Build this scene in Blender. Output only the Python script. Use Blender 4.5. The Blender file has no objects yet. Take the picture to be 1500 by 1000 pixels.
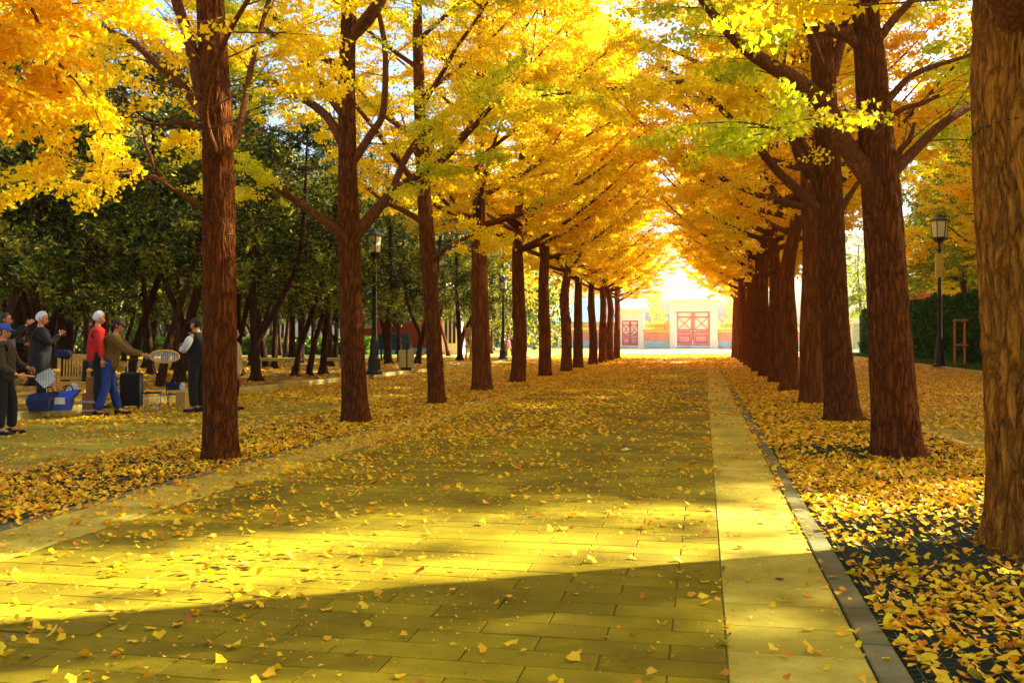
import bpy, bmesh, math, random
import numpy as np
from mathutils import Vector, Matrix, Euler

# ------------------------------------------------------------------ camera, world, sun
SC = bpy.context.scene
F_PX, CAM_H, YAW, HOR = 1400.0, 1.40, math.atan(281 / 1400.0), 496.0
cam_d = bpy.data.cameras.new("camera"); cam = bpy.data.objects.new("camera", cam_d)
SC.collection.objects.link(cam); SC.camera = cam
cam_d.sensor_width = 36.0; cam_d.lens = 36.0 * F_PX / 1500.0
cam.location = (0, 0, CAM_H); cam.rotation_euler = (math.radians(90 - 0.16), 0, YAW)
cam_d.clip_start = 0.05; cam_d.clip_end = 3000

SUN_EL, SUN_AZ = 30.0, 59.0          # azimuth measured from the avenue direction (+Y) towards +X
world = bpy.data.worlds.new("World"); SC.world = world; world.use_nodes = True
wn = world.node_tree; bg = wn.nodes["Background"]
sky = wn.nodes.new("ShaderNodeTexSky"); sky.sky_type = 'NISHITA'; sky.sun_disc = False
sky.sun_elevation = math.radians(SUN_EL); sky.sun_rotation = math.radians(SUN_AZ)
sky.air_density = 1.0; sky.dust_density = 4.0; sky.ozone_density = 1.0
wn.links.new(sky.outputs[0], bg.inputs[0]); bg.inputs[1].default_value = 0.05
sl = bpy.data.lights.new("sun", 'SUN'); sun = bpy.data.objects.new("sun", sl); SC.collection.objects.link(sun)
sl.energy = 5.0; sl.angle = math.radians(0.9); sl.color = (1.0, 0.90, 0.64)
_az, _el = math.radians(SUN_AZ), math.radians(SUN_EL)
SUN_DIR = Vector((math.sin(_az) * math.cos(_el), math.cos(_az) * math.cos(_el), math.sin(_el)))
sun.rotation_euler = (-SUN_DIR).to_track_quat('-Z', 'Y').to_euler()
SC.view_settings.view_transform = 'Standard'; SC.view_settings.look = 'None'
SC.view_settings.exposure = 3.0; SC.view_settings.gamma = 1.0; SC.view_settings.use_curve_mapping = False
SC.render.engine = 'CYCLES'
cy = SC.cycles
cy.max_bounces = 7; cy.diffuse_bounces = 5; cy.glossy_bounces = 2; cy.transmission_bounces = 4
cy.transparent_max_bounces = 6; cy.use_denoising = True; cy.sample_clamp_indirect = 8.0
cy.caustics_reflective = False; cy.caustics_refractive = False

HAZE = 0.0002
cy.volume_bounces = 0
C = SC.collection
R = random.Random(11)
NR = np.random.default_rng(7)

# ------------------------------------------------------------------ coordinates
def G(px, py, z=0.0):
    """place on the level z that shows at this point of the photograph"""
    t = (CAM_H - z) / ((py - HOR) / F_PX); X = (px - 750) / F_PX * t
    return (X * math.cos(YAW) - t * math.sin(YAW), X * math.sin(YAW) + t * math.cos(YAW))
def at(px, py, Z):
    """world point at distance Z along the view"""
    X = (px - 750) / F_PX * Z
    return Vector((X * math.cos(YAW) - Z * math.sin(YAW), X * math.sin(YAW) + Z * math.cos(YAW), CAM_H - (py - HOR) / F_PX * Z))
def depth(x, y): return -x * math.sin(YAW) + y * math.cos(YAW)
def xw(px, y):
    c = (px - 750) / F_PX
    return y * (c * math.cos(YAW) - math.sin(YAW)) / (c * math.sin(YAW) + math.cos(YAW))

# ------------------------------------------------------------------ materials
def mat(name, rough=0.8, spec=0.3):
    m = bpy.data.materials.new(name); m.use_nodes = True
    b = m.node_tree.nodes["Principled BSDF"]
    b.inputs["Roughness"].default_value = rough; b.inputs["Specular IOR Level"].default_value = spec
    return m, m.node_tree, b
def node(nt, t, **kw):
    n = nt.nodes.new(t)
    for k, v in kw.items():
        if k in n.inputs: n.inputs[k].default_value = v
        else: setattr(n, k, v)
    return n
def ramp(nt, src, stops, interp='LINEAR'):
    r = nt.nodes.new("ShaderNodeValToRGB"); e = r.color_ramp.elements; r.color_ramp.interpolation = interp
    while len(e) > 1: e.remove(e[-1])
    e[0].position = stops[0][0]; e[0].color = (*stops[0][1], 1)
    for p, c in stops[1:]:
        q = e.new(p); q.color = (*c, 1)
    nt.links.new(src, r.inputs[0]); return r.outputs[0]
def mix(nt, f, a, b, mode='MIX'):
    m = nt.nodes.new("ShaderNodeMix"); m.data_type = 'RGBA'; m.blend_type = mode
    for s, v in ((m.inputs[0], f), (m.inputs[6], a), (m.inputs[7], b)):
        if hasattr(v, "links") or hasattr(v, "is_output"): nt.links.new(v, s)
        else: s.default_value = v if not isinstance(v, tuple) else (*v, 1)
    return m.outputs[2]
def bump(nt, h, b, strength=0.4, dist=0.02):
    n = nt.nodes.new("ShaderNodeBump"); n.inputs["Strength"].default_value = strength; n.inputs["Distance"].default_value = dist
    nt.links.new(h, n.inputs["Height"]); nt.links.new(n.outputs[0], b.inputs["Normal"])
def noise(nt, scale, detail=4, coord='Object', vec=None, rough=0.55):
    n = node(nt, "ShaderNodeTexNoise", Scale=scale, Detail=detail, Roughness=rough)
    if vec is None:
        tc = nt.nodes.new("ShaderNodeTexCoord"); vec = tc.outputs[coord]
    nt.links.new(vec, n.inputs["Vector"]); return n.outputs["Fac"]
def world_pos(nt):
    return nt.nodes.new("ShaderNodeNewGeometry").outputs["Position"]

def simple(name, col, rough=0.7, var=0.25, scale=6.0, spec=0.3, bmp=0.2, metal=0.0):
    m, nt, b = mat(name, rough, spec)
    n = noise(nt, scale, 5)
    c2 = tuple(c * (1 - var) for c in col); c1 = tuple(min(1, c * (1 + var * 0.6)) for c in col)
    nt.links.new(ramp(nt, n, [(0.3, c2), (0.7, c1)]), b.inputs["Base Color"])
    b.inputs["Metallic"].default_value = metal
    if bmp: bump(nt, noise(nt, scale * 8, 3), b, bmp, 0.004)
    return m

def bark(name, ridge, plate, furrow, sx=13.0, sz=2.6, strength=1.0, dist=0.03):
    m, nt, b = mat(name, 0.9, 0.15)
    tc = nt.nodes.new("ShaderNodeTexCoord")
    mp = node(nt, "ShaderNodeMapping"); mp.inputs["Scale"].default_value = (sx, sx, sz)
    nt.links.new(tc.outputs["Object"], mp.inputs[0])
    n1 = node(nt, "ShaderNodeTexNoise", Scale=0.8, Detail=4)
    nt.links.new(mp.outputs[0], n1.inputs["Vector"])
    ad = nt.nodes.new("ShaderNodeVectorMath"); ad.operation = 'MULTIPLY_ADD'
    nt.links.new(n1.outputs["Color"], ad.inputs[0]); ad.inputs[1].default_value = (1.5, 1.5, 1.5); nt.links.new(mp.outputs[0], ad.inputs[2])
    v = node(nt, "ShaderNodeTexVoronoi", Scale=1.0); v.feature = 'DISTANCE_TO_EDGE'
    nt.links.new(ad.outputs[0], v.inputs["Vector"])
    v2 = node(nt, "ShaderNodeTexVoronoi", Scale=2.3); v2.feature = 'DISTANCE_TO_EDGE'
    nt.links.new(ad.outputs[0], v2.inputs["Vector"])
    fine = noise(nt, 3.0, 6, vec=mp.outputs[0], rough=0.7)
    col = ramp(nt, v.outputs["Distance"], [(0.0, furrow), (0.05, furrow), (0.13, plate), (0.40, ridge)])
    col = mix(nt, fine, col, tuple(c * 1.0 for c in plate))
    big = noise(nt, 1.3, 3)
    col = mix(nt, ramp(nt, big, [(0.35, (0, 0, 0)), (0.65, (1, 1, 1))]), col, mix(nt, 0.35, col, tuple(c * 0.5 for c in ridge)))
    nt.links.new(col, b.inputs["Base Color"])
    r1 = ramp(nt, v.outputs["Distance"], [(0.0, (0, 0, 0)), (0.22, (0.8,) * 3), (0.5, (1, 1, 1))])
    r2 = ramp(nt, v2.outputs["Distance"], [(0.0, (0, 0, 0)), (0.15, (1, 1, 1))])
    s = nt.nodes.new("ShaderNodeMath"); s.operation = 'MULTIPLY_ADD'; nt.links.new(r2, s.inputs[0]); s.inputs[1].default_value = 0.3; nt.links.new(r1, s.inputs[2])
    s2 = nt.nodes.new("ShaderNodeMath"); s2.operation = 'MULTIPLY_ADD'; nt.links.new(fine, s2.inputs[0]); s2.inputs[1].default_value = 0.5; nt.links.new(s.outputs[0], s2.inputs[2])
    bump(nt, s2.outputs[0], b, strength, dist)
    return m

def leafmat(name, stops, patch=None, patch_scale=0.35, lo=0.5, hi=0.66, trans=0.66, rough=0.55):
    """two-sided leaf: diffuse + light through the blade; colour varies leaf by leaf and by patches of the crown"""
    m = bpy.data.materials.new(name); m.use_nodes = True; nt = m.node_tree
    for n in list(nt.nodes): nt.nodes.remove(n)
    out = nt.nodes.new("ShaderNodeOutputMaterial")
    geo = nt.nodes.new("ShaderNodeNewGeometry")
    col = ramp(nt, geo.outputs["Random Per Island"], stops)
    if patch:
        col2 = ramp(nt, geo.outputs["Random Per Island"], patch)
        f = noise(nt, patch_scale, 3, vec=geo.outputs["Position"])
        col = mix(nt, ramp(nt, f, [(lo, (0, 0, 0)), (hi, (1, 1, 1))]), col, col2)
    d = nt.nodes.new("ShaderNodeBsdfPrincipled"); d.inputs["Roughness"].default_value = rough; d.inputs["Specular IOR Level"].default_value = 0.25
    t = nt.nodes.new("ShaderNodeBsdfTranslucent"); ms = nt.nodes.new("ShaderNodeMixShader"); ms.inputs[0].default_value = trans
    nt.links.new(col, d.inputs["Base Color"]); nt.links.new(col, t.inputs["Color"])
    nt.links.new(d.outputs[0], ms.inputs[1]); nt.links.new(t.outputs[0], ms.inputs[2]); nt.links.new(ms.outputs[0], out.inputs[0])
    return m

def slab_mat(name, a, b_, stain, rough=0.55):
    m, nt, b = mat(name, rough + .2, 0.12)
    oi = nt.nodes.new("ShaderNodeObjectInfo"); geo = nt.nodes.new("ShaderNodeNewGeometry")
    ad = nt.nodes.new("ShaderNodeMath"); ad.operation = 'ADD'; nt.links.new(oi.outputs["Random"], ad.inputs[0]); nt.links.new(geo.outputs["Random Per Island"], ad.inputs[1])
    fr = nt.nodes.new("ShaderNodeMath"); fr.operation = 'FRACT'; nt.links.new(ad.outputs[0], fr.inputs[0])
    col = ramp(nt, fr.outputs[0], [(0, a), (1, b_)])
    n = noise(nt, 1.1, 6, vec=geo.outputs["Position"], rough=0.65)
    col = mix(nt, ramp(nt, n, [(0.40, (0, 0, 0)), (0.66, (1,) * 3)]), col, stain)
    n2 = noise(nt, 60, 4, vec=geo.outputs["Position"], rough=0.7)
    col = mix(nt, ramp(nt, n2, [(0.35, (0, 0, 0)), (0.75, (0.5,) * 3)]), col, stain)
    nt.links.new(col, b.inputs["Base Color"]); bump(nt, n2, b, 0.35, 0.003)
    return m

M = {}
M['bark'] = bark('ginkgo_bark', (0.38, 0.120, 0.010), (0.21, 0.052, 0.004), (0.022, 0.005, 0.002), sx=17, sz=3.2, strength=1.0, dist=0.06)
M['bark_sunlit'] = bark('sunlit_ginkgo_bark', (0.78, 0.34, 0.028), (0.46, 0.165, 0.012), (0.035, 0.008, 0.002), sx=15, sz=3.0, strength=1.0, dist=0.06)  # lighter copy of the ginkgo bark, sunlight on the trunk put into its colour
M['bark_far'] = bark('ginkgo_bark_far', (0.32, 0.100, 0.008), (0.19, 0.048, 0.004), (0.04, 0.010, 0.003), sx=10, sz=1.6)
M['limb'] = bark('ginkgo_limb_bark', (0.24, 0.085, 0.022), (0.14, 0.045, 0.012), (0.04, 0.012, 0.004), sx=22, sz=9, strength=0.7, dist=0.01)
M['twig'] = simple('twig', (0.14, 0.05, 0.015), 0.9, 0.3, 8)
M['iron'] = simple('black_iron', (0.012, 0.012, 0.010), .45, .2, 5, spec=.5)
M['cedar_bark'] = bark('grove_bark', (0.13, 0.055, 0.018), (0.055, 0.022, 0.008), (0.010, 0.004, 0.002), sx=16, sz=1.8, strength=0.9, dist=0.02)
YEL = [(0.0, (0.92, 0.77, 0.008)), (0.50, (0.92, 0.69, 0.005)), (0.80, (0.93, 0.57, 0.004)), (1.0, (0.86, 0.82, 0.03))]
ORG = [(0.0, (0.93, 0.58, 0.006)), (0.5, (0.93, 0.48, 0.004)), (1.0, (0.90, 0.74, 0.01))]
GRN = [(0.0, (0.62, 0.64, 0.012)), (0.5, (0.42, 0.52, 0.010)), (1.0, (0.80, 0.72, 0.015))]
M['leaf_yellow'] = leafmat('ginkgo_leaf_yellow', YEL, GRN, 0.42, 0.58, 0.70)
M['leaf_orange'] = leafmat('ginkgo_leaf_orange', YEL, ORG, 0.5, 0.37, 0.54)
M['leaf_green'] = leafmat('ginkgo_leaf_greenish', YEL, GRN, 0.6, 0.38, 0.54)
M['needle'] = leafmat('grove_needles', [(0, (0.012, 0.034, 0.002)), (0.55, (0.032, 0.058, 0.003)), (0.84, (0.16, 0.19, 0.006)), (1, (0.60, 0.48, 0.03))], [(0, (0.16, 0.22, 0.006)), (0.5, (0.34, 0.36, 0.010)), (1, (0.66, 0.56, 0.03))], 0.75, 0.54, 0.66, trans=0.45)  # bright lime patches paint backlit sprays into the needle colour
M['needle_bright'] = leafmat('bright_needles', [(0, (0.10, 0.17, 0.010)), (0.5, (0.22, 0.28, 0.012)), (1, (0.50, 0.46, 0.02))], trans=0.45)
M['hedge'] = leafmat('hedge_leaf', [(0, (0.012, 0.06, 0.006)), (0.6, (0.02, 0.09, 0.007)), (1, (0.06, 0.16, 0.01))], trans=0.2)
M['grass'] = leafmat('grass_blade', [(0, (0.05, 0.12, 0.008)), (0.7, (0.10, 0.19, 0.01)), (1, (0.3, 0.26, 0.02))], trans=0.3)
M['fallen'] = leafmat('fallen_leaf', [(0.0, (0.88, 0.66, 0.010)), (0.36, (0.86, 0.54, 0.008)), (0.58, (0.84, 0.39, 0.008)), (0.76, (0.62, 0.22, 0.008)),
                                      (0.90, (0.85, 0.66, 0.03)), (0.96, (0.42, 0.07, 0.01)), (0.985, (0.30, 0.38, 0.02)), (1.0, (0.55, 0.04, 0.02))], trans=0.25)
M['slab'] = slab_mat('road_slab', (0.21, 0.162, 0.003), (0.36, 0.280, 0.007), (0.135, 0.098, 0.002))
M['slab_light'] = slab_mat('edge_slab', (0.50, 0.415, 0.045), (0.64, 0.54, 0.085), (0.28, 0.21, 0.015), 0.45)
M['kerb'] = slab_mat('kerb_stone', (0.16, 0.145, 0.055), (0.24, 0.22, 0.10), (0.08, 0.07, 0.025), 0.4)
M['kerb_pale'] = slab_mat('pale_kerb_stone', (0.55, 0.47, 0.15), (0.75, 0.66, 0.28), (0.36, 0.29, 0.08))
M['side_slab'] = slab_mat('side_path_slab', (0.34, 0.265, 0.014), (0.47, 0.38, 0.03), (0.21, 0.15, 0.008))
M['joint'] = simple('joint_sand', (0.22, 0.15, 0.02), 0.95, 0.35, 9)
M['soil'] = simple('bed_soil', (0.075, 0.042, 0.007), 0.95, 0.5, 12, bmp=0.8, spec=.03)
M['grid'] = simple('steel_grid', (0.085, 0.085, 0.040), 0.9, 0.2, 8, spec=.05)

def litter_mat(name, under, f0=0.45, f1=0.55, sc=9.0):
    m, nt, b = mat(name, 0.85, 0.2)
    p = world_pos(nt)
    v = node(nt, "ShaderNodeTexVoronoi", Scale=sc); nt.links.new(p, v.inputs["Vector"])
    leafc = ramp(nt, v.outputs["Color"], [(0.1, (0.86, 0.47, 0.008)), (0.5, (0.80, 0.35, 0.008)), (0.75, (0.62, 0.20, 0.006)), (1, (0.88, 0.56, 0.012))])
    n = noise(nt, 1.7, 6, vec=p, rough=0.75)
    nt.links.new(mix(nt, ramp(nt, n, [(f0, (0, 0, 0)), (f1, (1, 1, 1))]), leafc, under), b.inputs["Base Color"])
    bump(nt, v.outputs["Distance"], b, 0.8, 0.03)
    return m
M['litter'] = litter_mat('leaf_carpet', (0.34, 0.22, 0.03), 0.52, 0.62)
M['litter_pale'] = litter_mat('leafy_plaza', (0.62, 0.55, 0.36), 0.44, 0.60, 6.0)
M['forest_floor'] = litter_mat('grove_floor', (0.22, 0.15, 0.05), 0.38, 0.52, 8.0)

# ------------------------------------------------------------------ object helpers
def tag(o, label=None, cat=None, group=None, kind=None):
    if label: o['label'] = label
    if cat: o['category'] = cat
    if group: o['group'] = group
    if kind: o['kind'] = kind
    return o
def empty(name, loc=(0, 0, 0), rz=0.0):
    o = bpy.data.objects.new(name, None); C.objects.link(o); o.location = loc; o.rotation_euler = (0, 0, rz); return o
def link(name, me, m=None, parent=None, loc=None, rot=None):
    o = bpy.data.objects.new(name, me); C.objects.link(o)
    if m is not None and not me.materials: me.materials.append(m)
    if parent: o.parent = parent
    if loc is not None: o.location = loc
    if rot is not None: o.rotation_euler = rot
    return o
def mesh_np(name, V, Fc, smooth=False):
    """V (n,3), Fc (m,k) faces all of k corners"""
    me = bpy.data.meshes.new(name); V = np.asarray(V, dtype=np.float32); Fc = np.asarray(Fc, dtype=np.int32)
    k = Fc.shape[1]
    me.vertices.add(len(V)); me.vertices.foreach_set("co", V.ravel())
    me.loops.add(Fc.size); me.loops.foreach_set("vertex_index", Fc.ravel())
    me.polygons.add(len(Fc)); me.polygons.foreach_set("loop_start", np.arange(0, Fc.size, k, dtype=np.int32))
    me.polygons.foreach_set("loop_total", np.full(len(Fc), k, dtype=np.int32))
    if smooth: me.polygons.foreach_set("use_smooth", np.ones(len(Fc), dtype=bool))
    me.update(calc_edges=True); return me

class MB:
    """collects boxes, tubes and quads; builds ONE mesh object"""
    def __init__(s): s.v = []; s.f = []; s.n = 0; s.sm = []
    def add(s, vs, fs, smooth=False):
        for f in fs: s.f.append([i + s.n for i in f]); s.sm.append(smooth)
        s.v += [tuple(v) for v in vs]; s.n += len(vs); return s
    def box(s, c, d, rz=0.0, bev=0.0, M4=None):
        hx, hy, hz = d[0] / 2, d[1] / 2, d[2] / 2
        if bev:
            b = min(bev, hx * .9, hy * .9, hz * .9)
            vs = []
            for z, e in ((-hz, 0), (hz - b, 0), (hz, b)):
                vs += [(-hx + e, -hy + e, z), (hx - e, -hy + e, z), (hx - e, hy - e, z), (-hx + e, hy - e, z)]
            fs = [(3, 2, 1, 0), (8, 9, 10, 11)]
            for k in (0, 4):
                for i in range(4):
                    j = (i + 1) % 4; fs.append((k + i, k + j, k + 4 + j, k + 4 + i))
        else:
            vs = [(x * hx, y * hy, z * hz) for z in (-1, 1) for x, y in ((-1, -1), (1, -1), (1, 1), (-1, 1))]
            fs = [(3, 2, 1, 0), (4, 5, 6, 7), (0, 1, 5, 4), (1, 2, 6, 5), (2, 3, 7, 6), (3, 0, 4, 7)]
        cs, sn = math.cos(rz), math.sin(rz)
        if M4 is not None: vs = [tuple(M4 @ Vector(v)) for v in vs]
        else: vs = [(c[0] + x * cs - y * sn, c[1] + x * sn + y * cs, c[2] + z) for x, y, z in vs]
        return s.add(vs, fs)
    def tube(s, pts, rad, sides=8, cap=True, smooth=True):
        pts = [Vector(p) for p in pts]; n = len(pts)
        if not hasattr(rad, '__len__'): rad = [rad] * n
        vs = []; ref = None
        for i, p in enumerate(pts):
            t = (pts[min(i + 1, n - 1)] - pts[max(i - 1, 0)])
            t = t.normalized() if t.length > 1e-9 else Vector((0, 0, 1))
            if ref is None:
                ref = Vector((1, 0, 0)) if abs(t.x) < 0.8 else Vector((0, 1, 0))
            a = (ref - t * ref.dot(t)).normalized(); ref = a; b = t.cross(a)
            for k in range(sides):
                w = 2 * math.pi * k / sides
                vs.append(p + (a * math.cos(w) + b * math.sin(w)) * rad[i])
        fs = []
        for i in range(n - 1):
            for k in range(sides):
                k2 = (k + 1) % sides; fs.append((i * sides + k, i * sides + k2, (i + 1) * sides + k2, (i + 1) * sides + k))
        s.add(vs, fs, smooth)
        if cap:
            s.add(vs[:sides], [tuple(range(sides))[::-1]]); s.add(vs[-sides:], [tuple(range(sides))])
        return s
    def lathe(s, prof, c=(0, 0, 0), sides=16, smooth=True):
        vs = []; fs = []
        for r, z in prof:
            for k in range(sides):
                w = 2 * math.pi * k / sides; vs.append((c[0] + r * math.cos(w), c[1] + r * math.sin(w), c[2] + z))
        for i in range(len(prof) - 1):
            for k in range(sides):
                k2 = (k + 1) % sides; fs.append((i * sides + k, i * sides + k2, (i + 1) * sides + k2, (i + 1) * sides + k))
        return s.add(vs, fs, smooth)
    def ball(s, c, r, n=10, m=7, sc=(1, 1, 1)):
        prof = [(max(1e-4, math.sin(math.pi * i / m)), -math.cos(math.pi * i / m)) for i in range(m + 1)]
        vs = []; fs = []
        for q, z in prof:
            for k in range(n):
                w = 2 * math.pi * k / n; vs.append((c[0] + r * sc[0] * q * math.cos(w), c[1] + r * sc[1] * q * math.sin(w), c[2] + r * sc[2] * z))
        for i in range(m):
            for k in range(n):
                k2 = (k + 1) % n; fs.append((i * n + k, i * n + k2, (i + 1) * n + k2, (i + 1) * n + k))
        return s.add(vs, fs, True)
    def mesh(s, name):
        me = bpy.data.meshes.new(name); me.from_pydata(s.v, [], s.f)
        me.polygons.foreach_set("use_smooth", s.sm); me.update(); return me
    def build(s, name, m, parent=None, loc=None, rot=None): return link(name, s.mesh(name), m, parent, loc, rot)

def sheet(name, x0, x1, y0, y1, z, m, **kw):
    o = MB().add([(x0, y0, z), (x1, y0, z), (x1, y1, z), (x0, y1, z)], [(0, 1, 2, 3)]).build(name, m)
    return tag(o, kind='structure')

# ------------------------------------------------------------------ ground, road and kerbs
sheet('ground', -900, 900, -200, 1800, -0.06, simple('earth', (0.24, 0.19, 0.06), 0.95, 0.3, 0.3))
ROAD_L, ROAD_R = -4.35, 0.10
road = sheet('road', -5.02, 0.70, -8, 46, -0.010, M['joint'])
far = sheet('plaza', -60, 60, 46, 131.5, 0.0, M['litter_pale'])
def slab_obj(name, me, parent, x, y, z=0.0, tilt=0.002):
    o = bpy.data.objects.new(name, me); C.objects.link(o); o.parent = parent
    o.location = (x, y, z + R.uniform(-0.0015, 0.0015)); o.rotation_euler = (R.uniform(-tilt, tilt), R.uniform(-tilt, tilt), R.uniform(-.003, .003)); return o
def slab_mesh(w, l, h, m, bev=0.003):
    me = MB().box((0, 0, -h / 2), (w, l, h), bev=bev).mesh('slab'); me.materials.append(m); return me
SW, SL = 0.60, 0.205
sm_full = slab_mesh(SW - 0.007, SL - 0.004, 0.04, M['slab'])
y = 3.0; row = 0; cnt = 0; restb = MB()
while y < 46:
    xs = ROAD_L - (0.30 if row % 2 else 0.0)
    while xs < ROAD_R - 0.01:
        a, b = max(xs, ROAD_L), min(xs + SW, ROAD_R)
        if b - a > 0.05:
            fullw = (b - a) > SW - 0.01
            cx, cyy = (a + b) / 2, y + SL / 2
            vis = abs((cx * math.cos(YAW) + cyy * math.sin(YAW)) / depth(cx, cyy)) < 0.56 and depth(cx, cyy) > 3.6
            if fullw and vis and cnt < 290:
                slab_obj('slab', sm_full, road, cx, cyy); cnt += 1
            elif vis or y > 4:
                restb.box((cx, cyy, -0.02 + R.uniform(-.0015, .0015)), (b - a - 0.007, SL - 0.004, 0.04), bev=0.003)
        xs += SW
    y += SL; row += 1
tag(restb.build('distant_slabs', M['slab'], road), kind='stuff')
# pale stone strips at both sides of the road
for name, x0, x1 in (('edge_strip', 0.10, 0.70), ('edge_strip', -5.02, -4.35)):
    e = sheet(name, x0, x1, -8, 46, -0.006, M['joint'])
    me = slab_mesh(x1 - x0 - 0.01, 0.395, 0.04, M['slab_light'], 0.003)
    y = 2.8
    for i in range(108):
        slab_obj('slab', me, e, (x0 + x1) / 2, y + 0.2); y += 0.40
for name, x0, x1, m in (('kerb', 0.704, 0.845, 'kerb'), ('kerb', -5.16, -5.022, 'kerb'), ('kerb', -7.22, -7.08, 'kerb_pale'), ('kerb', 3.32, 3.46, 'kerb_pale')):
    e = sheet(name, x0, x1, -8, 75, -0.02, M['soil'])
    me = slab_mesh(x1 - x0 - 0.006, 0.594, 0.06, M[m], 0.006)
    y = 2.8
    for i in range(120):
        slab_obj('kerb_stone', me, e, (x0 + x1) / 2, y + 0.3, 0.006); y += 0.60
# planting beds with steel grid over dark soil
for x0, x1 in ((0.845, 3.32), (-7.08, -5.16)):
    bed = sheet('planting_bed', x0, x1, -8, 75, -0.03, M['soil'])
    g = MB(); x = x0 + 0.05
    while x < x1:
        g.box((x, 18, -0.012), (0.006, 32, 0.022)); x += 0.115
    y = 3
    while y < 22:
        g.box(((x0 + x1) / 2, y, -0.013), (x1 - x0 - .02, 0.004, 0.018)); y += 0.06 if y < 10 else 0.12
    tag(g.build('steel_grid', M['grid'], bed), kind='stuff')
# side paths
def path(name, x0, x1, y0, y1):
    p = sheet(name, x0, x1, y0, y1, -0.012, M['joint'])
    b = MB(); y = 4.0; r = 0
    while y < 46:
        x = x0 - (0.3 if r % 2 else 0)
        while x < x1 - .02:
            a, c = max(x, x0), min(x + 0.6, x1)
            if c - a > .05: b.box(((a + c) / 2, y + .15, -0.02 + R.uniform(-.002, .002)), (c - a - .01, .292, .04), bev=.004)
            x += 0.6
        y += 0.3; r += 1
    tag(b.build('paving_slabs', M['side_slab'], p), kind='stuff')
    return p
path('side_path', -11.55, -7.22, -8, 46); path('side_path', 3.46, 10.4, -8, 46)
# grove floor, raised by the kerb
KZ = 0.14
gf = MB().box((-61.7, 55, KZ / 2 - 0.03), (99.9, 150, KZ + 0.06)).build('grove_ground', M['forest_floor']); tag(gf, kind='structure')
ke = empty('kerb', (-11.62, 0, 0)); tag(ke, kind='structure')
km = MB().box((0, 0, KZ / 2), (0.14, 0.985, KZ + 0.01), bev=0.012).mesh('kerb_stone'); km.materials.append(M['kerb_pale'])
for i in range(70):
    slab_obj('kerb_stone', km, ke, 0, 4.5 + i * 1.0, 0.0, 0.004)
# pale paved patches within the grove
pp = MB()
for (px, py, w, l) in ((40, 560, 6, 2.4), (180, 552, 9, 1.2), (420, 545, 7, 1.0), (330, 538, 14, 1.6), (500, 533, 12, 1.6), (640, 530, 9, 2.2), (250, 575, 1.2, 3.0)):
    x, yy = G(px, py, KZ)
    for i in range(int(w / .6)):
        for j in range(int(max(1, l / .6))):
            pp.box((x - w / 2 + i * .6, yy + j * .6, KZ + 0.008), (.585, .585, .012), bev=.003)
tag(pp.build('grove_paving', M['kerb_pale']), kind='structure')
# right verge
vg = MB().box((56.5, 45, 0.06), (92, 150, 0.17)).build('verge_ground', simple('verge_soil', (0.12, 0.13, 0.02), .95, .4, 3)); tag(vg, kind='structure')
ke = empty('kerb', (10.45, 0, 0)); tag(ke, kind='structure')
km = MB().box((0, 0, 0.085), (0.14, 0.985, 0.17), bev=0.012).mesh('kerb_stone'); km.materials.append(M['kerb_pale'])
for i in range(60):
    slab_obj('kerb_stone', km, ke, 0, 20.5 + i * 1.0, 0.0, 0.004)

# ------------------------------------------------------------------ leaves
def leaf_quads(P, D, N, size, fan=1.05, curl=0.0):
    """fan-shaped blades: P foot of blade, D direction to the tip, N blade normal; 2 triangles with a notch"""
    n = len(P); D = D / np.linalg.norm(D, axis=1, keepdims=True)
    S = np.cross(D, N); S /= np.linalg.norm(S, axis=1, keepdims=True) + 1e-9
    N2 = np.cross(S, D); sz = size[:, None]
    L = P + D * sz * 0.80 + S * sz * 0.56 * fan + N2 * sz * curl
    Rr = P + D * sz * 0.80 - S * sz * 0.56 * fan + N2 * sz * curl
    T = P + D * sz * 0.93
    V = np.stack([P, L, T, Rr], axis=1).reshape(-1, 3)
    i = np.arange(n)[:, None] * 4
    Fc = np.concatenate([i + [0, 1, 2], i + [0, 2, 3]], axis=1).reshape(-1, 3)
    return V, Fc
def rnd_dirs(n):
    v = NR.normal(size=(n, 3)); return v / np.linalg.norm(v, axis=1, keepdims=True)

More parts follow.
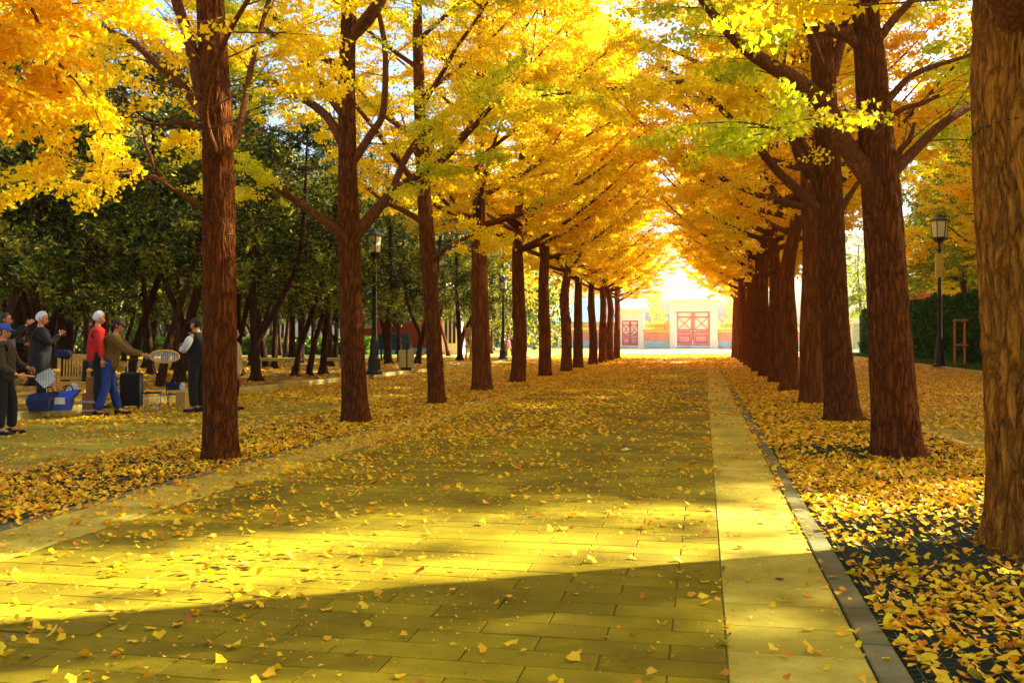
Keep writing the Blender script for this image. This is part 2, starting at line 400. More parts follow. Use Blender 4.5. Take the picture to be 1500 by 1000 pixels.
def fallen(name, xs, ys, z, smin=0.030, smax=0.058, detail=True, flat=0.45):
    n = len(xs); size = smin + (smax * 1.25 - smin) * NR.random(n) ** 1.6
    P = np.stack([xs, ys, np.full(n, z) + NR.uniform(0.002, 0.016, n)], axis=1)
    a = NR.uniform(0, 2 * np.pi, n)
    D = np.stack([np.cos(a), np.sin(a), NR.normal(0.05, flat * 0.5, n)], axis=1)
    N = np.stack([NR.normal(0, flat, n), NR.normal(0, flat, n), np.ones(n)], axis=1)
    D /= np.linalg.norm(D, axis=1, keepdims=True)
    P[:, 2] += np.maximum(0, -D[:, 2]) * size
    if not detail:
        V, Fc = leaf_quads(P, D, N, size); V[:, 2] = np.maximum(V[:, 2], z + .001)
        return V, Fc
    S = np.cross(D, N); S /= np.linalg.norm(S, axis=1, keepdims=True); N2 = np.cross(S, D); s = size[:, None]
    c1 = NR.uniform(-0.05, 0.42, (n, 1)); c2 = NR.uniform(-0.05, 0.42, (n, 1)); up = NR.uniform(-0.05, 0.20, (n, 1))
    v = [P, P + D * s * .42 + S * s * .54 + N2 * s * c1, P + D * s * .84 + S * s * .34 + N2 * s * (c1 * .5), P + D * s * .72 + N2 * s * up,
         P + D * s * .84 - S * s * .34 + N2 * s * (c2 * .5), P + D * s * .42 - S * s * .54 + N2 * s * c2,
         P - D * s * .75 + S * s * .12 + N2 * s * .05 , P + S * s * .025, P - S * s * .025]
    V = np.stack(v, axis=1).reshape(-1, 3); V[:, 2] = np.maximum(V[:, 2], z + .0015)
    i = np.arange(n)[:, None] * 9
    Fc = np.concatenate([i + [0, 1, 2], i + [0, 2, 3], i + [0, 3, 4], i + [0, 4, 5], i + [6, 7, 8]], axis=1)
    Fc[:, 12:15] = i + np.array([6, 7, 0])  # stem joined to the blade foot
    return V, Fc.reshape(-1, 3)

def vnoise(x, y, sc, seed):
    """smooth 2-d value noise"""
    rg = np.random.default_rng(seed); T = rg.random((64, 64))
    u = x / sc + 1000; v = y / sc + 1000; iu = np.floor(u).astype(int); iv = np.floor(v).astype(int)
    fu = u - iu; fv = v - iv; fu = fu * fu * (3 - 2 * fu); fv = fv * fv * (3 - 2 * fv)
    g = lambda a, b: T[a % 64, b % 64]
    return (g(iu, iv) * (1 - fu) + g(iu + 1, iv) * fu) * (1 - fv) + (g(iu, iv + 1) * (1 - fu) + g(iu + 1, iv + 1) * fu) * fv

def scatter(x0, x1, y0, y1, dens, cap):
    """points with density dens(x, y) per square metre, kept where the photograph looks"""
    A = (x1 - x0) * (y1 - y0); n = int(A * cap)
    x = NR.uniform(x0, x1, n); yy = NR.uniform(y0, y1, n)
    Z = -x * math.sin(YAW) + yy * math.cos(YAW); X = x * math.cos(YAW) + yy * math.sin(YAW)
    k = (NR.random(n) < dens(x, yy) / cap) & (Z > 2.5) & (np.abs(X / Z) < 0.66)
    return x[k], yy[k]

def road_d(x, y):
    cl = vnoise(x, y, 0.35, 1) * 0.9 + vnoise(x, y, 1.3, 2) * 0.9
    left = np.clip((-x - 0.6) / 3.6, 0, 1)
    d = (30 + 110 * left ** 1.3) + (np.clip(y - 5, 0, 30)) * (3.5 + 7 * left)
    d += 260 * np.exp(-((x - .69) / .035) ** 2) + 200 * np.exp(-((x + 5.0) / .06) ** 2) + 90 * np.exp(-((x - .10) / .02) ** 2)
    d *= np.where(x > 0.1, 0.75, 1.0)
    return np.clip(d * np.clip(cl - 0.35, 0.08, 2) * 1.05, 0, 420)
def bed_d(x, y):
    cl = vnoise(x, y, 0.5, 5) * 0.6 + vnoise(x, y, 1.6, 6)
    hole = np.ones_like(x)
    for ty in (7.05, 12.08, 17.1, 21.8, 26.7): hole *= 1 - .72 * np.exp(-(((x - 2.0) / 1.1) ** 2 + ((y - ty - .25) / 1.0) ** 2) ** 2)
    return 520 * np.clip(cl * 1.5 - 0.15, 0.22, 1.25) * hole
def bed_l(x, y): return 560 * np.clip(vnoise(x, y, 0.7, 8) + 0.45, 0.3, 1.1)
def side_d(x, y):
    return np.clip((60 + np.clip(y - 6, 0, 40) * 9) * np.clip(vnoise(x, y, 0.6, 9) * 1.3 + vnoise(x, y, 2.2, 12) - 0.45, 0.08, 1.4), 0, 420)
def right_d(x, y):
    return np.clip((25 + np.clip(y - 13, 0, 40) * 26) * np.clip(vnoise(x, y, 0.8, 10) + 0.5, .3, 1.3), 0, 420)

def litter_obj(name, label, parts, kind_detail):
    Vs, Fs, off = [], [], 0
    for V, Fc in parts:
        Vs.append(V); Fs.append(Fc + off); off += len(V)
    o = link(name, mesh_np(name, np.concatenate(Vs), np.concatenate(Fs)), M['fallen'])
    return tag(o, label, 'fallen leaves', kind='stuff')
def zone(x0, x1, d, z, y0=3.4, y1=46, near=13, cap=600):
    xa, ya = scatter(x0, x1, y0, near, d, cap); xb, yb = scatter(x0, x1, near, y1, d, cap * 0.55)
    return [fallen('a', xa, ya, z), fallen('b', xb, yb, z, 0.045, 0.075, detail=False)]
litter_obj('fallen_leaves', 'yellow ginkgo leaves scattered over the paved road', zone(-5.16, 0.84, road_d, 0.0), 1)
litter_obj('fallen_leaves', 'deep yellow leaf litter over the steel grid of the right tree bed', zone(0.85, 3.40, bed_d, 0.0), 1)
litter_obj('fallen_leaves', 'thick yellow leaf litter filling the left tree bed', zone(-7.2, -5.16, bed_l, 0.0), 1)
litter_obj('fallen_leaves', 'fallen yellow leaves on the left side path', zone(-11.5, -7.2, side_d, 0.0), 1)
litter_obj('fallen_leaves', 'yellow leaf carpet on the right side path', zone(3.4, 10.4, right_d, 0.0, y0=8), 1)
xa, ya = scatter(-5.1, .7, 3.4, 14, lambda x, y: 170 * np.clip(vnoise(x, y, .4, 31) * 2 - .3, .1, 1.5), 250)
litter_obj('leaf_crumbs', 'fine leaf crumbs and stalks between the road slabs', [fallen('e', xa, ya, 0, .006, .018, detail=False)], 1)
xa, ya = scatter(-40, -11.8, 10, 60, lambda x, y: 30 * np.clip(vnoise(x, y, 1.5, 20) * 2 - .3, 0, 1.5), 40)
litter_obj('fallen_leaves', 'leaf litter on the raised ground of the evergreen grove', [fallen('c', xa, ya, KZ, .08, .13, detail=False)], 1)
xa, ya = scatter(-14, 14, 46, 90, lambda x, y: 60 * np.clip(vnoise(x, y, 1.5, 21) * 2 - .3, 0, 1.5) * np.clip((92 - y) / 40, 0, 1), 60)
litter_obj('fallen_leaves', 'far yellow leaf litter thinning towards the red gate', [fallen('d', xa, ya, 0, .12, .18, detail=False)], 1)

# ------------------------------------------------------------------ ginkgo trees
def smooth_poly(pts, k=3):
    """resample a control polyline (x,y,z,r) by Catmull-Rom"""
    P = [Vector(p[:3]) for p in pts]; Rr = [p[3] for p in pts]; out = []; rr = []
    n = len(P)
    for i in range(n - 1):
        p0, p1, p2, p3 = P[max(i - 1, 0)], P[i], P[i + 1], P[min(i + 2, n - 1)]
        for j in range(k):
            t = j / k
            out.append(0.5 * ((2 * p1) + (p2 - p0) * t + (2 * p0 - 5 * p1 + 4 * p2 - p3) * t * t + (-p0 + 3 * p1 - 3 * p2 + p3) * t ** 3))
            rr.append(Rr[i] * (1 - t) + Rr[i + 1] * t)
    out.append(P[-1]); rr.append(Rr[-1]); return out, rr
def grow(rg, p, d, length, seg, wander, up):
    pts = [p.copy()]; d = d.normalized(); st = length / seg
    for i in range(seg):
        d = (d + Vector((rg.uniform(-1, 1), rg.uniform(-1, 1), rg.uniform(-1, 1))) * wander + Vector((0, 0, up))).normalized()
        pts.append(pts[-1] + d * st)
    return pts
def trunk_mesh(path, rad, sides, rings, seed, knobs=(), relief=0.0):
    """trunk as one smooth skin with fluting, root flare, old limb scars and (near trees) furrowed bark relief"""
    pts, rr = smooth_poly([(*p, r) for p, r in zip(path, rad)], 12)
    L = [0]
    for a, b in zip(pts, pts[1:]): L.append(L[-1] + (b - a).length)
    L = np.array(L); s = np.linspace(0, 1, rings) ** 1.25 * L[-1]
    P = np.stack([np.interp(s, L, [q[i] for q in pts]) for i in range(3)], axis=1); r = np.interp(s, L, rr)
    th = np.linspace(0, 2 * np.pi, sides, endpoint=False)
    S, T = np.meshgrid(s, th, indexing='ij')
    rg = np.random.default_rng(seed); ph = rg.uniform(0, 6.28, 8)
    rad2 = r[:, None] * (1 + 0.035 * np.sin(2 * T + ph[0] + S * .5) + 0.028 * np.sin(3 * T + ph[1] - S * .7) + 0.02 * np.sin(5 * T + ph[2] + S * 1.3))
    flare = np.exp(-S / 0.16) * 0.20
    rad2 *= 1 + flare * (0.75 + 0.5 * np.sin(4 * T + ph[3]) ** 2 + 0.25 * np.sin(7 * T + ph[4]))
    for (hz, ang, amp, wid) in knobs:
        dT = np.angle(np.exp(1j * (T - ang))); rad2 += amp * np.exp(-(dT * r[:, None] / wid) ** 2 - ((S - hz) / (wid * 1.15)) ** 2)
    if relief:
        x = T / (2 * np.pi) * 30 + 1.3 * np.sin(S * 2.3 + ph[5]) + 0.7 * np.sin(S * 6.1 + 3 * T + ph[6]) 
        w = vnoise(T * 4.2 * np.cos(0) , S * 2.5, 0.9, seed) * 2.6
        ridge = np.abs(np.sin(np.pi * (x + w))); w2 = vnoise(T * 9, S * 5, 0.5, seed + 3)
        rad2 += relief * (ridge ** 0.6 - 0.7 + (w2 - .5) * .5)
    # frames
    tdir = np.gradient(P, axis=0); tdir /= np.linalg.norm(tdir, axis=1, keepdims=True)
    a = np.cross(tdir, np.array([0, 1.0, 0])); a /= np.linalg.norm(a, axis=1, keepdims=True); b = np.cross(tdir, a); 
    V = P[:, None, :] + rad2[..., None] * (a[:, None, :] * np.cos(T)[..., None] + b[:, None, :] * np.sin(T)[..., None])
    V = V.reshape(-1, 3); i, k = np.meshgrid(np.arange(rings - 1), np.arange(sides), indexing='ij'); k2 = (k + 1) % sides
    Fc = np.stack([i * sides + k, (i + 1) * sides + k, (i + 1) * sides + k2, i * sides + k2], axis=-1).reshape(-1, 4)
    return mesh_np('trunk', V, Fc[:, ::-1], True)

def ginkgo_parts(seed, path, rad, limbs, auto, H0, reach, leafn, lsize, bare=0.9, zmin=2.6, view=0):
    """returns limb polylines, twig tubes and leaf seats; path = trunk control points (local)"""
    rg = random.Random(seed)
    limbs = [smooth_poly(l, 4) for l in limbs]
    pts, rr = smooth_poly([(*p, r) for p, r in zip(path, rad)], 8)
    top = pts[-1].z
    ncust = len(limbs)
    for i in range(auto):
        f = (i + 0.5) / auto; hz = H0 + (top - H0 - 0.3) * f ** 0.95
        j = min(range(len(pts)), key=lambda q: abs(pts[q].z - hz)); az = i * 2.399 + rg.uniform(-.4, .4) + seed
        ln = reach * (1.0 - 0.36 * f) * rg.uniform(.8, 1.15); el = rg.uniform(.30, .62) + f * 0.55
        d = Vector((math.cos(az) * math.cos(el), math.sin(az) * math.cos(el), math.sin(el)))
        g = grow(rg, pts[j], d, ln, 7, 0.10, 0.035); r0 = min(rr[j] * .5, 0.028 + 0.013 * ln)
        limbs.append((g, [r0 * (1 - 0.85 * k / 7) for k in range(8)]))
    twig = MB(); seats = []; dirs = []
    for li, (g, lr) in enumerate(limbs):
        L = sum((b - a).length for a, b in zip(g, g[1:])); ns = max(3, int(L / 0.26)); n = len(g)
        for s in range(ns):
            f = 0.18 + 0.82 * (s + rg.random() * .6) / ns; q = f * (n - 1); i = min(int(q), n - 2); p = g[i].lerp(g[i + 1], q - i)
            t = (g[i + 1] - g[i]).normalized(); side = t.cross(Vector((0, 0, 1)))
            side = side.normalized() if side.length > .05 else Vector((1, 0, 0)); sg = 1 if s % 2 else -1
            d = t * rg.uniform(.35, .9) + side * sg * rg.uniform(.5, 1.0) + Vector((0, 0, rg.uniform(-.35, .35)))
            l2 = rg.uniform(.7, 1.7) * (1.15 - .5 * f)
            g2 = grow(rg, p, d, l2, 4, .13, -0.02)
            twig.tube(g2, [0.010, .008, .006, .004, .002], 4, cap=False)
            for u in range(max(3, int(l2 / .24))):
                fu = 0.15 + 0.85 * rg.random(); qq = fu * 4; ii = min(int(qq), 3); pp2 = g2[ii].lerp(g2[ii + 1], qq - ii)
                t2 = (g2[ii + 1] - g2[ii]).normalized(); s2 = t2.cross(Vector((0, 0, 1))); s2 = s2.normalized() if s2.length > .05 else Vector((0, 1, 0))
                d2 = t2 * .7 + s2 * rg.choice((-1, 1)) * rg.uniform(.4, 1) + Vector((0, 0, rg.uniform(-.5, .25)))
                l3 = rg.uniform(.22, .6); g3 = grow(rg, pp2, d2, l3, 2, .15, -.05)
                twig.tube(g3, [.004, .003, .0015], 3, cap=False)
                m = max(2, int(l3 / .055))
                for w in range(m):
                    q3 = (w + rg.random()) / m * 2; i3 = min(int(q3), 1); seats.append(g3[i3].lerp(g3[i3 + 1], q3 - i3))
            for w in range(int(l2 / .09)):
                q3 = rg.random() * 4; i3 = min(int(q3), 3); seats.append(g2[i3].lerp(g2[i3 + 1], q3 - i3))
    seats = np.array([tuple(s) for s in seats])
    tx = np.interp(seats[:, 2], [q.z for q in pts], [q.x for q in pts]); ty = np.interp(seats[:, 2], [q.z for q in pts], [q.y for q in pts])
    rd = np.hypot(seats[:, 0] - tx, seats[:, 1] - ty)
    if view:
        lat = (seats[:, 0] - tx) * math.cos(view) + (seats[:, 1] - ty) * math.sin(view); dep = (seats[:, 0] - tx) * -math.sin(view) + (seats[:, 1] - ty) * math.cos(view)
        rd = np.where((np.abs(lat) < .62) & (dep < 0) & (seats[:, 2] < 8) & (NR.random(len(seats)) < .88), 0, rd)
    seats = seats[(rd > bare) & (seats[:, 2] > zmin)]
    per = max(1, round(leafn / len(seats)))
    P = np.repeat(seats, per, axis=0); n = len(P)
    off = rnd_dirs(n); off[:, 2] = off[:, 2] * .6 - .15
    P = P + off * NR.uniform(.02, .13, (n, 1))
    D = off * .8 + np.array([0, 0, -.55]) + rnd_dirs(n) * .35
    N = rnd_dirs(n) + np.array([0, 0, .6])
    V, Fc = leaf_quads(P, D, N, NR.uniform(lsize * .7, lsize * 1.2, n), curl=.08)
    return limbs, ncust, twig, V, Fc

def assemble_ginkgo(name, loc, label, tm, limbs, twig_me, crown_me, near=True):
    root = empty(name, loc); tag(root, label, 'ginkgo tree', 'ginkgo trees lining the avenue')
    link('trunk', tm, None, root)
    for i, me in enumerate(limbs): link('limb', me, None, root)
    tag(link('twigs', twig_me, None, root), kind='stuff'); tag(link('crown', crown_me, None, root), kind='stuff')
    return root

def rel(base, Z, pts):
    """control points (photo x, photo y, radius in photo pixels, depth offset in m) -> local (x,y,z,r)"""
    out = []
    for q in pts:
        px, py, rp = q[:3]; dz = q[3] if len(q) > 3 else 0
        v = at(px, py, Z + dz) - Vector(base); out.append((v.x, v.y, v.z, rp / F_PX * (Z + dz)))
    return out

def near_ginkgo(x, y, label, tr, limbs, leafm, seed, auto=14, H0=3.4, reach=4.3, leafn=64000, lsize=.050, rings=420, sides=190, relief=.019, knobs=(), top=16, ext=None, bm='bark', ring=None):
    Z = depth(x, y); base = (x, y, 0)
    path = []; rad = []
    for q in rel(base, Z, tr): path.append(q[:3]); rad.append(q[3])
    path[0] = (path[0][0], path[0][1], -0.03)
    if ext: ex = ext
    else: ex = (0.0, 0.0)
    last = path[-1]; rl = rad[-1]; k = 4
    for i in range(1, k + 1):
        f = i / k; path.append((last[0] + ex[0] * f, last[1] + ex[1] * f, last[2] + (top - last[2]) * f)); rad.append(rl * (1 - .88 * f))
    lb = [rel(base, Z, l) for l in limbs]
    L, nc, tw, V, Fc = ginkgo_parts(seed, path, rad, lb, auto, H0, reach, leafn, lsize, 1.25, 2.6, YAW - math.atan((x * math.cos(YAW) + y * math.sin(YAW)) / Z))
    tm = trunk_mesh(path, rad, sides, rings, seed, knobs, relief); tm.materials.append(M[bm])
    if ring:
        zz = [q[2] for q in path]; rz_ = CAM_H - (ring - HOR) / F_PX * Z; rr_ = float(np.interp(rz_, zz, rad)) * 1.03
        cx_, cy_ = float(np.interp(rz_, zz, [q[0] for q in path])), float(np.interp(rz_, zz, [q[1] for q in path]))
        rope = MB().tube([(cx_ + rr_ * math.cos(a), cy_ + rr_ * math.sin(a), rz_ + .02 * math.sin(a * 2 + seed)) for a in [2 * math.pi * i / 40 for i in range(41)]], .0055, 6, cap=False)
    lms = []
    for i, (g, r) in enumerate(L):
        me = MB().tube(g, r, 12 if i < nc else 7).mesh('limb'); me.materials.append(M['limb']); lms.append(me)
    tw = tw.mesh('twigs'); tw.materials.append(M['twig']); cm = mesh_np('crown', V, Fc); cm.materials.append(leafm)
    rt_ = assemble_ginkgo('ginkgo_tree', base, label, tm, lms, tw, cm)
    if ring: rope.build('rope', M['iron'], rt_)
    return rt_

LX, RX = -5.77, 2.28
# nearest left tree
near_ginkgo(*G(323, 672), 'nearest ginkgo of the left row, straight trunk beside the capped man',
    [(323, 672, 25), (322, 560, 23.5), (321, 400, 22.5), (319, 200, 20.5), (309, 0, 18.5), (300, -150, 16)],
    [[(318, 195, 12), (298, 150, 10), (278, 60, 8.5), (258, 0, 7.5), (235, -80, 6, -.5), (205, -200, 3, -1)],
     [(312, 188, 9), (270, 130, 7), (225, 90, 5.5), (190, 60, 4.5), (120, 30, 3, .3), (40, 20, 1.5, .6)],
     [(305, 190, 5), (268, 180, 3.5), (228, 183, 2.5), (150, 165, 1.6, -.5), (60, 175, 1, -1)],
     [(318, 320, 4.5), (272, 288, 3.5, -.2), (236, 262, 3, -.4), (215, 215, 2.2, -.5), (205, 180, 1.6, -.7), (170, 120, 1, -.8)],
     [(238, 263, 2.4, -.4), (170, 250, 2, -.6), (110, 252, 1.4, -.8), (60, 252, .8, -1)],
     [(322, 250, 6), (350, 190, 5, .6), (370, 90, 4, 1.2), (400, -20, 3, 1.5)],
     [(318, 230, 6), (300, 160, 5, -1), (330, 60, 4, -2), (390, -40, 3, -3)]],
    M['leaf_yellow'], 21, ring=347, auto=14, H0=6.0, knobs=((2.0, 2.7, .05, .10),))
near_ginkgo(-5.77, 15.3, 'second ginkgo of the left row, trunk dividing into long curved limbs with greenish leaves',
    [(522, 617, 20), (519, 560, 18), (514, 450, 16.5), (511, 345, 16.5), (509, 230, 13), (508, 100, 11.5), (512, -20, 10)],
    [[(520, 345, 10), (548, 312, 8.5), (575, 282, 7), (610, 258, 6, -.3), (650, 233, 5, -.6), (690, 190, 4, -1), (730, 150, 3, -1.4), (800, 130, 1.5, -1.6)],
     [(572, 288, 5.5), (598, 225, 5, .2), (640, 180, 4.2, .4), (690, 150, 3.5, .5), (730, 105, 2, .8)],
     [(504, 345, 9), (468, 318, 6.5), (430, 292, 5.5), (395, 268, 4.5, -.4), (352, 240, 3.5, -.8), (300, 225, 1.8, -1)],
     [(504, 215, 8), (480, 172, 6.5), (440, 142, 5.5), (400, 122, 4.8), (356, 98, 4), (300, 60, 2)],
     [(504, 170, 7), (462, 112, 5.5), (416, 48, 4), (390, 0, 3)],
     [(515, 240, 7), (545, 195, 5.5), (562, 160, 5), (563, 60, 4), (540, -30, 3)],
     [(512, 60, 7), (550, 20, 6), (580, -40, 4)]],
    M['leaf_green'], 22, ring=405, auto=20, leafn=85000, H0=5.6, rings=260, sides=120, relief=.019)
near_ginkgo(-5.6, 20.0, 'third ginkgo of the left row, slender leaning trunk with sunlit foot',
    [(640, 593, 13), (634, 480, 11.5), (626, 350, 11), (618, 225, 9), (612, 60, 7)],
    [[(619, 325, 5), (590, 308, 4), (565, 296, 3), (520, 262, 2)], [(630, 385, 4), (660, 360, 3, -.5), (700, 340, 2, -1)],
     [(620, 240, 5), (650, 180, 4, -.5), (700, 120, 3, -1)]],
    M['leaf_yellow'], 23, ring=442, auto=22, H0=4.2, rings=200, sides=90, relief=.010, leafn=85000)
# right row
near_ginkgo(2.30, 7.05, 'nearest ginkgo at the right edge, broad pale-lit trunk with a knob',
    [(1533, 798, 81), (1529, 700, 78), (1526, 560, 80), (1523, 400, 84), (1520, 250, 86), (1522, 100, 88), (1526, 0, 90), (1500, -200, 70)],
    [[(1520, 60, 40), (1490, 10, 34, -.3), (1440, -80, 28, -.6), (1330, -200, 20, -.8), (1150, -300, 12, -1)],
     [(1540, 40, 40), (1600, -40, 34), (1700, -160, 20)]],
    M['leaf_yellow'], 31, ring=192, auto=14, H0=6.5, reach=4.4, knobs=((1.02, 0.6, .0, .1),), rings=420, sides=220, relief=.026, bm='bark_sunlit', leafn=50000)
near_ginkgo(2.28, 12.08, 'second ginkgo of the right row, dark trunk with thick limb arching over the road',
    [(1315, 668, 34), (1311, 600, 31), (1303, 480, 28), (1297, 380, 26.5), (1291, 285, 26), (1283, 200, 23), (1275, 100, 21), (1267, 0, 18)],
    [[(1285, 275, 17), (1252, 232, 14), (1230, 198, 13), (1212, 160, 12.5), (1160, 115, 12, -.2), (1110, 85, 10, -.5), (1072, 52, 8.5, -.8), (1030, 0, 7.5, -1), (990, -60, 5, -1.2)],
     [(1262, 70, 10), (1240, 52, 9), (1208, 44, 8), (1170, 15, 7), (1120, -30, 5)],
     [(1302, 258, 10), (1330, 230, 8), (1368, 192, 7), (1395, 172, 6), (1428, 152, 5, .3), (1480, 120, 3, .6)],
     [(1306, 245, 6), (1320, 218, 4.5), (1332, 205, 4), (1340, 180, 3)],
     [(1298, 150, 6), (1330, 115, 4.5), (1360, 100, 4), (1398, 88, 3), (1440, 75, 2)],
     [(1296, 180, 5), (1322, 160, 4), (1350, 152, 3.5), (1375, 140, 2.5)],
     [(1285, 60, 7), (1312, 25, 6), (1335, 0, 5), (1370, -60, 4)],
     [(1145, 120, 3, -.3), (1151, 60, 2.5, -.3), (1152, 0, 2, -.3), (1150, -60, 1.5, -.3)],
     [(1210, 160, 4), (1190, 175, 3, -1), (1150, 190, 2, -2), (1100, 180, 1.2, -2.6)]],
    M['leaf_green'], 32, ring=322, auto=20, leafn=80000, H0=5.8, rings=340, sides=170, relief=.021)
near_ginkgo(2.28, 17.1, 'third ginkgo of the right row, almost black-red trunk with paired limbs rising left',
    [(1235, 613, 25), (1230, 560, 22.5), (1224, 480, 20), (1217, 320, 19), (1212, 220, 17), (1207, 120, 16), (1205, 40, 14), (1212, -40, 12)],
    [[(1208, 320, 9), (1192, 300, 7.5), (1140, 252, 6.5), (1110, 215, 6, -.3), (1085, 190, 5, -.5), (1030, 135, 4, -1), (970, 100, 2, -1.4)],
     [(1210, 305, 7), (1195, 270, 6), (1165, 212, 5.5), (1120, 162, 5), (1072, 125, 4, -.4), (1022, 92, 3, -.8), (950, 60, 1.5, -1)],
     [(1232, 305, 6), (1246, 284, 4), (1262, 262, 3), (1300, 230, 2)],
     [(1216, 120, 9), (1232, 60, 7), (1245, 0, 6)],
     [(1208, 260, 6), (1150, 175, 5, -1), (1080, 120, 4, -2), (900, 130, 3, -3), (780, 142, 1.5, -3.5)]],
    M['leaf_yellow'], 33, auto=19, leafn=80000, H0=5.0, rings=280, sides=130, relief=.021)
# off-frame trees whose boughs reach into the picture
near_ginkgo(-5.77, 5.2, 'ginkgo whose orange boughs hang in at the upper left corner', [(-560, 820, 30), (-560, 400, 27), (-560, 0, 25), (-560, -300, 18)],
    [[(-560, 100, 14), (-300, 60, 10, .6), (-100, 20, 6, 1.0), (20, -10, 4, 1.3), (60, 40, 2.6, 1.4), (90, 100, 1.6, 1.5)],
     [(-560, 0, 14), (-250, -60, 10, 1.0), (-150, -90, 6, 1.4), (-20, -90, 4, 1.8), (80, -60, 2, 2.2)],
     [(-560, 150, 10), (-300, 120, 8, .6), (-120, 100, 5, 1.0), (20, 150, 2.5, 1.6)]],
    M['leaf_orange'], 41, auto=11, H0=4.0, reach=2.4, leafn=42000, rings=60, sides=30, relief=0)

# variants for the rest of the rows
VAR = []
for v in range(4):
    rg = random.Random(100 + v); H = rg.uniform(16.5, 18)
    path = [(0, 0, -.03), (rg.uniform(-.05, .05), rg.uniform(-.05, .05), 1.5), (rg.uniform(-.2, .1), rg.uniform(-.1, .1), 3.2), (rg.uniform(-.3, .2), rg.uniform(-.1, .1), 5), (rg.uniform(-.3, .3), 0, 8), (rg.uniform(-.4, .4), 0, H)]
    rad = [.25, .215, .19, .15, .10, .02]
    cust = []
    for q in range(7):
        az = q * 1.05 + rg.uniform(-.3, .3) + v; h0 = rg.uniform(4.0, 5.4); ln = rg.uniform(3.4, 4.8); pts = []
        for k in range(6):
            f = k / 5; rr_ = ln * f; zz = h0 + (0.30 * f + 0.55 * f * f) * ln * .75; pts.append((path[2][0] + math.cos(az + .25 * f) * rr_, path[2][1] + math.sin(az + .25 * f) * rr_, zz, .075 * (1 - f) + .012))
        cust.append(pts)
    L, nc, tw, V, Fc = ginkgo_parts(200 + v, path, rad, cust, 24, 4.6, 5.0, 74000, .072, .9, 3.7)
    tm = trunk_mesh(path, rad, 48, 120, 300 + v, ((2.2, v * 1.7, .06, .12), (3.1, v * 2.3 + 1, .05, .1)), .006); tm.materials.append(M['bark_far'])
    lb = MB()
    lms = []
    for i, (g, r) in enumerate(L):
        if i < nc + 4:
            me = MB().tube(g, r, 8).mesh('limb'); me.materials.append(M['limb']); lms.append(me)
        else: lb.tube(g, r, 5, cap=False)
    for a, b in ((tw, lb),): a.add(b.v, b.f, True)
    tw = tw.mesh('twigs'); tw.materials.append(M['twig'])
    cms = []
    for mm in ('leaf_yellow', 'leaf_orange'):
        cm = mesh_np('crown', V, Fc); cm.materials.append(M[mm]); cms.append(cm)
    VAR.append((tm, lms, tw, cms))
ORD = ['zeroth', 'first', 'second', 'third', 'fourth', 'fifth', 'sixth', 'seventh', 'eighth', 'ninth', 'tenth', 'eleventh', 'twelfth', 'thirteenth', 'fourteenth', 'fifteenth']
def far_ginkgo(x, y, label, v, rz, sc, orange=False, group=None):
    tm, lms, tw, cms = VAR[v]
    r = assemble_ginkgo('ginkgo_tree', (x, y, 0), label, tm, lms, tw, cms[1 if orange else 0])
    r.rotation_euler = (R.uniform(-.015, .015), R.uniform(-.015, .015), rz); r.scale = (sc, sc, sc * R.uniform(.95, 1.05))
    if group: r['group'] = group
    return r
Ly = [25.2, 30.1, 35.2, 40.4, 45.3, 50.2, 55.2, 60.2, 65.3]
for i, yy in enumerate(Ly):
    far_ginkgo(LX + R.uniform(-.12, .12), yy, f'{ORD[i + 4]} ginkgo trunk counted along the left row from the camera', i % 4, R.uniform(0, 6.28), 1.0 if i else 1.08, i % 3 == 1)
Ry = [21.8, 26.7, 31.6, 36.6, 41.6, 46.6, 51.6, 56.6, 61.6, 66.6, 71.5]
for i, yy in enumerate(Ry):
    far_ginkgo(RX + R.uniform(-.08, .08), yy, f'{ORD[i + 4]} ginkgo trunk counted along the right row from the camera', (i + 2) % 4, R.uniform(0, 6.28), 1.0, i % 3 != 2)

# ------------------------------------------------------------------ evergreen grove
def spray(P, D, n_per, ln, wd, spread):
    """flat drooping sprays of needles"""
    n = len(P) * n_per; Q = np.repeat(P, n_per, axis=0) + rnd_dirs(n) * NR.uniform(0, spread, (n, 1))
    Dd = np.repeat(D, n_per, axis=0) * .7 + rnd_dirs(n) * .7 + np.array([0, 0, -.3]); Dd /= np.linalg.norm(Dd, axis=1, keepdims=True)
    S = np.cross(Dd, rnd_dirs(n)); S /= np.linalg.norm(S, axis=1, keepdims=True)
    l = NR.uniform(ln * .6, ln * 1.3, (n, 1)); w = NR.uniform(wd * .6, wd * 1.3, (n, 1))
    V = np.stack([Q - S * w * .3, Q + Dd * l * .5 + S * w, Q + Dd * l, Q + Dd * l * .5 - S * w], axis=1).reshape(-1, 3)
    i = np.arange(n)[:, None] * 4
    return V, np.concatenate([i + [0, 1, 2], i + [0, 2, 3]], axis=1).reshape(-1, 3)
